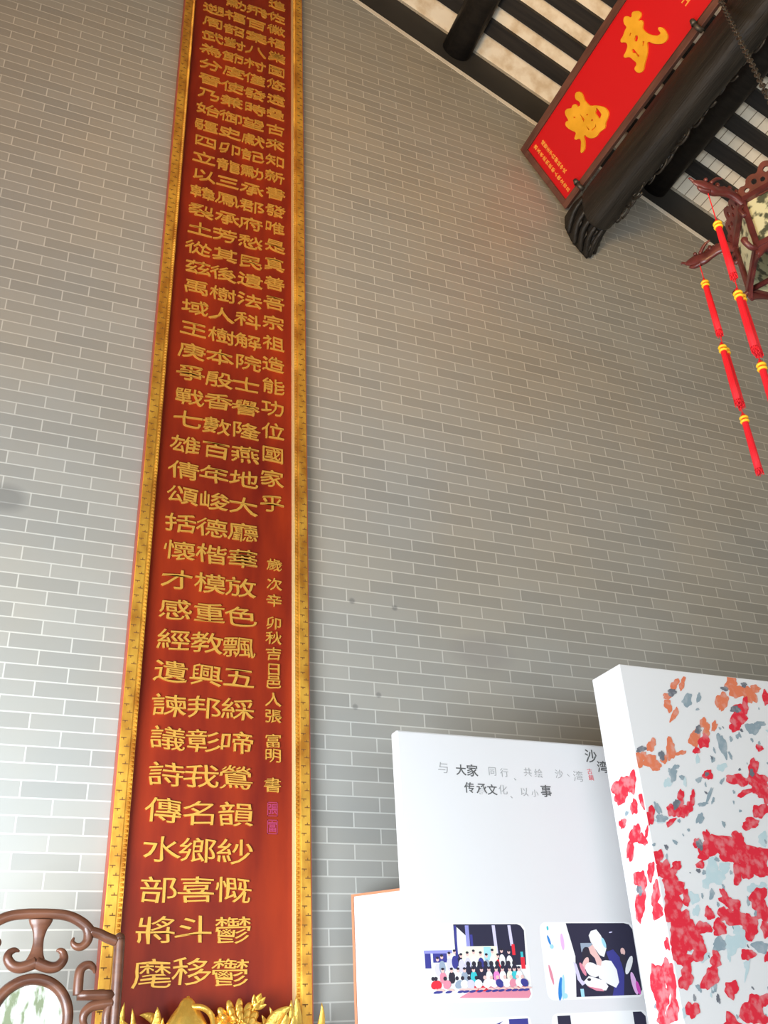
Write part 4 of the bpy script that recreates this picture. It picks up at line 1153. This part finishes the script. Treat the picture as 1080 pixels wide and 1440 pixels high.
ZT_L = LZ + LH
for k in range(6):
    bm = bmesh.new()
    d = ldir(k); sd = Vector((-d.y, d.x, 0))
    c0, c1 = lcorner(k, LR - 0.006, LZ - 0.012), lcorner(k, LR - 0.006, ZT_L + 0.012)
    q = [c0 + d * 0.015 + sd * 0.004, c0 + sd * 0.017, c0 - d * 0.013, c0 - sd * 0.017, c0 + d * 0.015 - sd * 0.004]
    prism(bm, q, c1 - c0)
    obj('post', bm, M['lantern'], lan, bevel=0.003)


def rim(name, z, h, r):
    bm = bmesh.new()
    for k in range(6):
        a, b = lcorner(k, r, z), lcorner(k + 1, r, z)
        mid = (a + b) / 2 - Vector((LX, LY, z)); mid.normalize()
        q = [a - mid * 0.011, b - mid * 0.011, b + mid * 0.011, a + mid * 0.011]
        prism(bm, q, (0, 0, h))
    return obj(name, bm, M['lantern'], lan)


rim('top_rim', ZT_L - 0.012, 0.024, LR)
rim('bottom_rim', LZ - 0.012, 0.024, LR)
for k in range(6):
    a, b = lcorner(k, LR - 0.012, LZ + 0.006), lcorner(k + 1, LR - 0.012, LZ + 0.006)
    mid = (a + b) / 2 - Vector((LX, LY, a.z)); mid.normalize()
    bm = bmesh.new()
    prism(bm, [a, b, b + Vector((0, 0, LH - 0.012)), a + Vector((0, 0, LH - 0.012))], -mid * 0.004)
    obj('painted_panel', bm, M['lantern_panel'], lan)
# pierced cresting above the top rim and aprons below the bottom rim
crest_out = [(0.0, 0.0), (0.26, 0.0), (0.26, 0.030), (0.245, 0.048), (0.225, 0.046), (0.213, 0.066), (0.188, 0.074), (0.168, 0.068), (0.152, 0.088), (0.130, 0.098),
             (0.108, 0.088), (0.092, 0.068), (0.072, 0.074), (0.047, 0.066), (0.035, 0.046), (0.015, 0.048), (0.0, 0.030)]
crest_holes = [ell(x, z, rx, rz, 0, 10) for x, z, rx, rz in ((0.035, 0.022, 0.010, 0.009), (0.072, 0.040, 0.011, 0.012), (0.105, 0.030, 0.010, 0.010), (0.130, 0.062, 0.012, 0.012), (0.155, 0.030, 0.010, 0.010), (0.188, 0.040, 0.011, 0.012), (0.225, 0.022, 0.010, 0.009))]
apron_out = [(0.0, 0.0), (0.26, 0.0), (0.26, -0.040), (0.235, -0.030), (0.21, -0.022), (0.17, -0.014), (0.13, -0.020), (0.09, -0.014), (0.05, -0.022), (0.025, -0.030), (0.0, -0.040)]
for k in range(6):
    for nm, out_, hol_, z_, tilt in (('pierced_cresting', crest_out, crest_holes, ZT_L + 0.010, 0.35), ('apron', apron_out, [], LZ - 0.010, 0.0)):
        me = filled_plate(out_, hol_, 0.010)
        a, b = lcorner(k, LR, z_), lcorner(k + 1, LR, z_)
        ex = (b - a).normalized()
        mid = (a + b) / 2 - Vector((LX, LY, z_)); mid.normalize()
        up = (Vector((0, 0, 1)) + mid * tilt).normalized()
        nn = ex.cross(up)
        for v in me.vertices:
            v.co = a + ex * v.co.x + up * v.co.y + nn * v.co.z
        link(nm, me, M['lantern'], lan)
bm = bmesh.new()
for k in range(3):
    tube(bm, [lcorner(k, LR - 0.01, LZ), lcorner(k + 3, LR - 0.01, LZ)], 0.012, 8)
ball(bm, (LX, LY, LZ), (0.03, 0.03, 0.022), 12, 8)
obj('base_spoke', bm, M['lantern'], lan, True)
# dragon-head brackets at the upper corners
for k in range(6):
    bm = bmesh.new()
    d = ldir(k)
    sd = Vector((-d.y, d.x, 0))
    P = lambda r, z, s=0.0: lcorner(k, r, ZT_L + z) + sd * s
    neck = spline([(*P(0.245, -0.02), 0.020), (*P(0.285, 0.018), 0.024), (*P(0.325, 0.034), 0.027), (*P(0.365, 0.028), 0.025), (*P(0.40, 0.026), 0.031), (*P(0.435, 0.040), 0.027), (*P(0.462, 0.046), 0.018), (*P(0.480, 0.050), 0.008)], 6)
    tube(bm, [q[:3] for q in neck], [q[3] for q in neck], 12, 0.55, sd)
    tube(bm, spline([P(0.415, 0.010), P(0.445, 0.010), P(0.468, 0.022)], 4), [0.014, 0.013, 0.012, 0.011, 0.010, 0.009, 0.008, 0.006, 0.003], 8)
    for s in (-1, 1):
        ball(bm, P(0.425, 0.064, s * 0.012), 0.009, 8, 6)
        tube(bm, spline([P(0.405, 0.050, s * 0.012), P(0.375, 0.078, s * 0.018), P(0.345, 0.084, s * 0.022)], 4), [0.009, 0.0085, 0.008, 0.0075, 0.007, 0.006, 0.005, 0.004, 0.002], 8)
    tube(bm, spline([P(0.476, 0.050), P(0.492, 0.064), P(0.500, 0.060)], 4), [0.007, 0.007, 0.006, 0.006, 0.005, 0.005, 0.004, 0.003, 0.002], 8)
    for i in range(4):
        ball(bm, P(0.27 + 0.03 * i, 0.052 + 0.012 * (i % 2)), (0.010, 0.010, 0.014), 8, 6)
    tube(bm, spline([P(0.262, -0.03), P(0.285, -0.055), P(0.272, -0.085), P(0.262, -0.075)], 5), 0.010, 8)
    obj('dragon_bracket', bm, M['lantern'], lan, True)
    bm = bmesh.new()
    d0 = lambda r, z: lcorner(k, r, LZ + z)
    tube(bm, spline([d0(0.255, -0.004), d0(0.285, -0.012), d0(0.305, 0.004), d0(0.315, 0.022), d0(0.302, 0.026)], 5), 0.012, 8)
    obj('corner_scroll', bm, M['lantern'], lan, True)

# ------------------------------------------------------------ chain
c_top, c_bot = Vector((3.468, -1.805, 6.12)), Vector((2.690, -2.402, 3.700))
bm = bmesh.new()
dirv = (c_bot - c_top)
Lc = dirv.length
dn = dirv.normalized()
pitch_ = 0.040
N = int(Lc / pitch_)
for i in range(N):
    c = c_top + dn * (i + 0.5) * Lc / N
    w = dn.orthogonal().normalized() if i % 2 else dn.cross(dn.orthogonal().normalized())
    loop = [c + dn * 0.026 * math.cos(t) + w * 0.012 * math.sin(t) for t in [j * 2 * math.pi / 12 for j in range(13)]]
    tube(bm, loop, 0.0042, 6)
tag(obj('iron_chain', bm, M['iron'], smooth=True), 'grey iron chain running from the carved beam to the lantern', 'chain')


# ------------------------------------------------------------ tassels
def one_tassel(root, x, y, z1, z0, r=0.0128):
    bm = bmesh.new()
    h = z1 - z0
    prof = [(0.004, 0.0), (0.30 * r, -0.004), (0.75 * r, -0.012), (0.9 * r, -0.022), (0.92 * r, -0.05), (1.0 * r, -0.12), (1.06 * r, -h * 0.6), (1.12 * r, -h + 0.02)]
    lathe(bm, (x, y, z1), prof, 40, 0.05, 11)
    rr = random.Random(int(1e4 * (x + z1)))
    for i in range(34):                                   # loose strand ends
        a = i * 2 * math.pi / 17
        q = r * (1.02 if i < 17 else 0.6)
        e = rr.uniform(0.0, 0.020)
        tube(bm, [(x + q * math.cos(a), y + q * math.sin(a), z1 - h + 0.030), (x + q * 1.05 * math.cos(a), y + q * 1.05 * math.sin(a), z1 - h + e)], [0.0026, 0.0016], 5)
    s = obj('tassel', bm, M['silk'], root, True)
    bm = bmesh.new()
    for dz in (-0.026, -0.043):
        loop = [(x + r * 0.98 * math.cos(t), y + r * 0.98 * math.sin(t), z1 + dz) for t in [j * 2 * math.pi / 20 for j in range(21)]]
        tube(bm, loop, 0.0060, 8, flat_dir=(0, 0, 1))
    o = obj('gold_band', bm, M['silk_gold'], s, True)
    o['label'] = 'yellow gold thread band'
    return s


def tassel_string(x, y, ztop, segs, label):
    root = thing('tassel_string', (x, y, ztop), label, 'tassel', 'red tassels hanging from the lantern')
    bm = bmesh.new()
    tube(bm, [(x, y, ztop), (x, y, segs[-1][0] - 0.01)], 0.0022, 6)
    obj('cord', bm, M['silk'], root)
    for i, (z1, z0) in enumerate(segs):
        if i == 1:
            for s in (-1, 1):
                one_tassel(root, x + s * 0.0135, y + s * 0.006, z1, z0)
        else:
            one_tassel(root, x, y, z1, z0)
    return root


hA, hC = lcorner(0, 0.422, ZT_L), lcorner(1, 0.422, ZT_L)
tassel_string(hA.x, hA.y, ZT_L + 0.010, [(3.520, 3.195), (3.145, 2.830), (2.812, 2.490)], 'red tassel string on the upper lantern bracket, its middle in front of the lantern frame')
tassel_string(hC.x, hC.y, ZT_L + 0.010, [(3.592, 3.262), (3.222, 2.892), (2.868, 2.570)], 'red tassel string on the lower lantern bracket, hanging before plain grey brick')
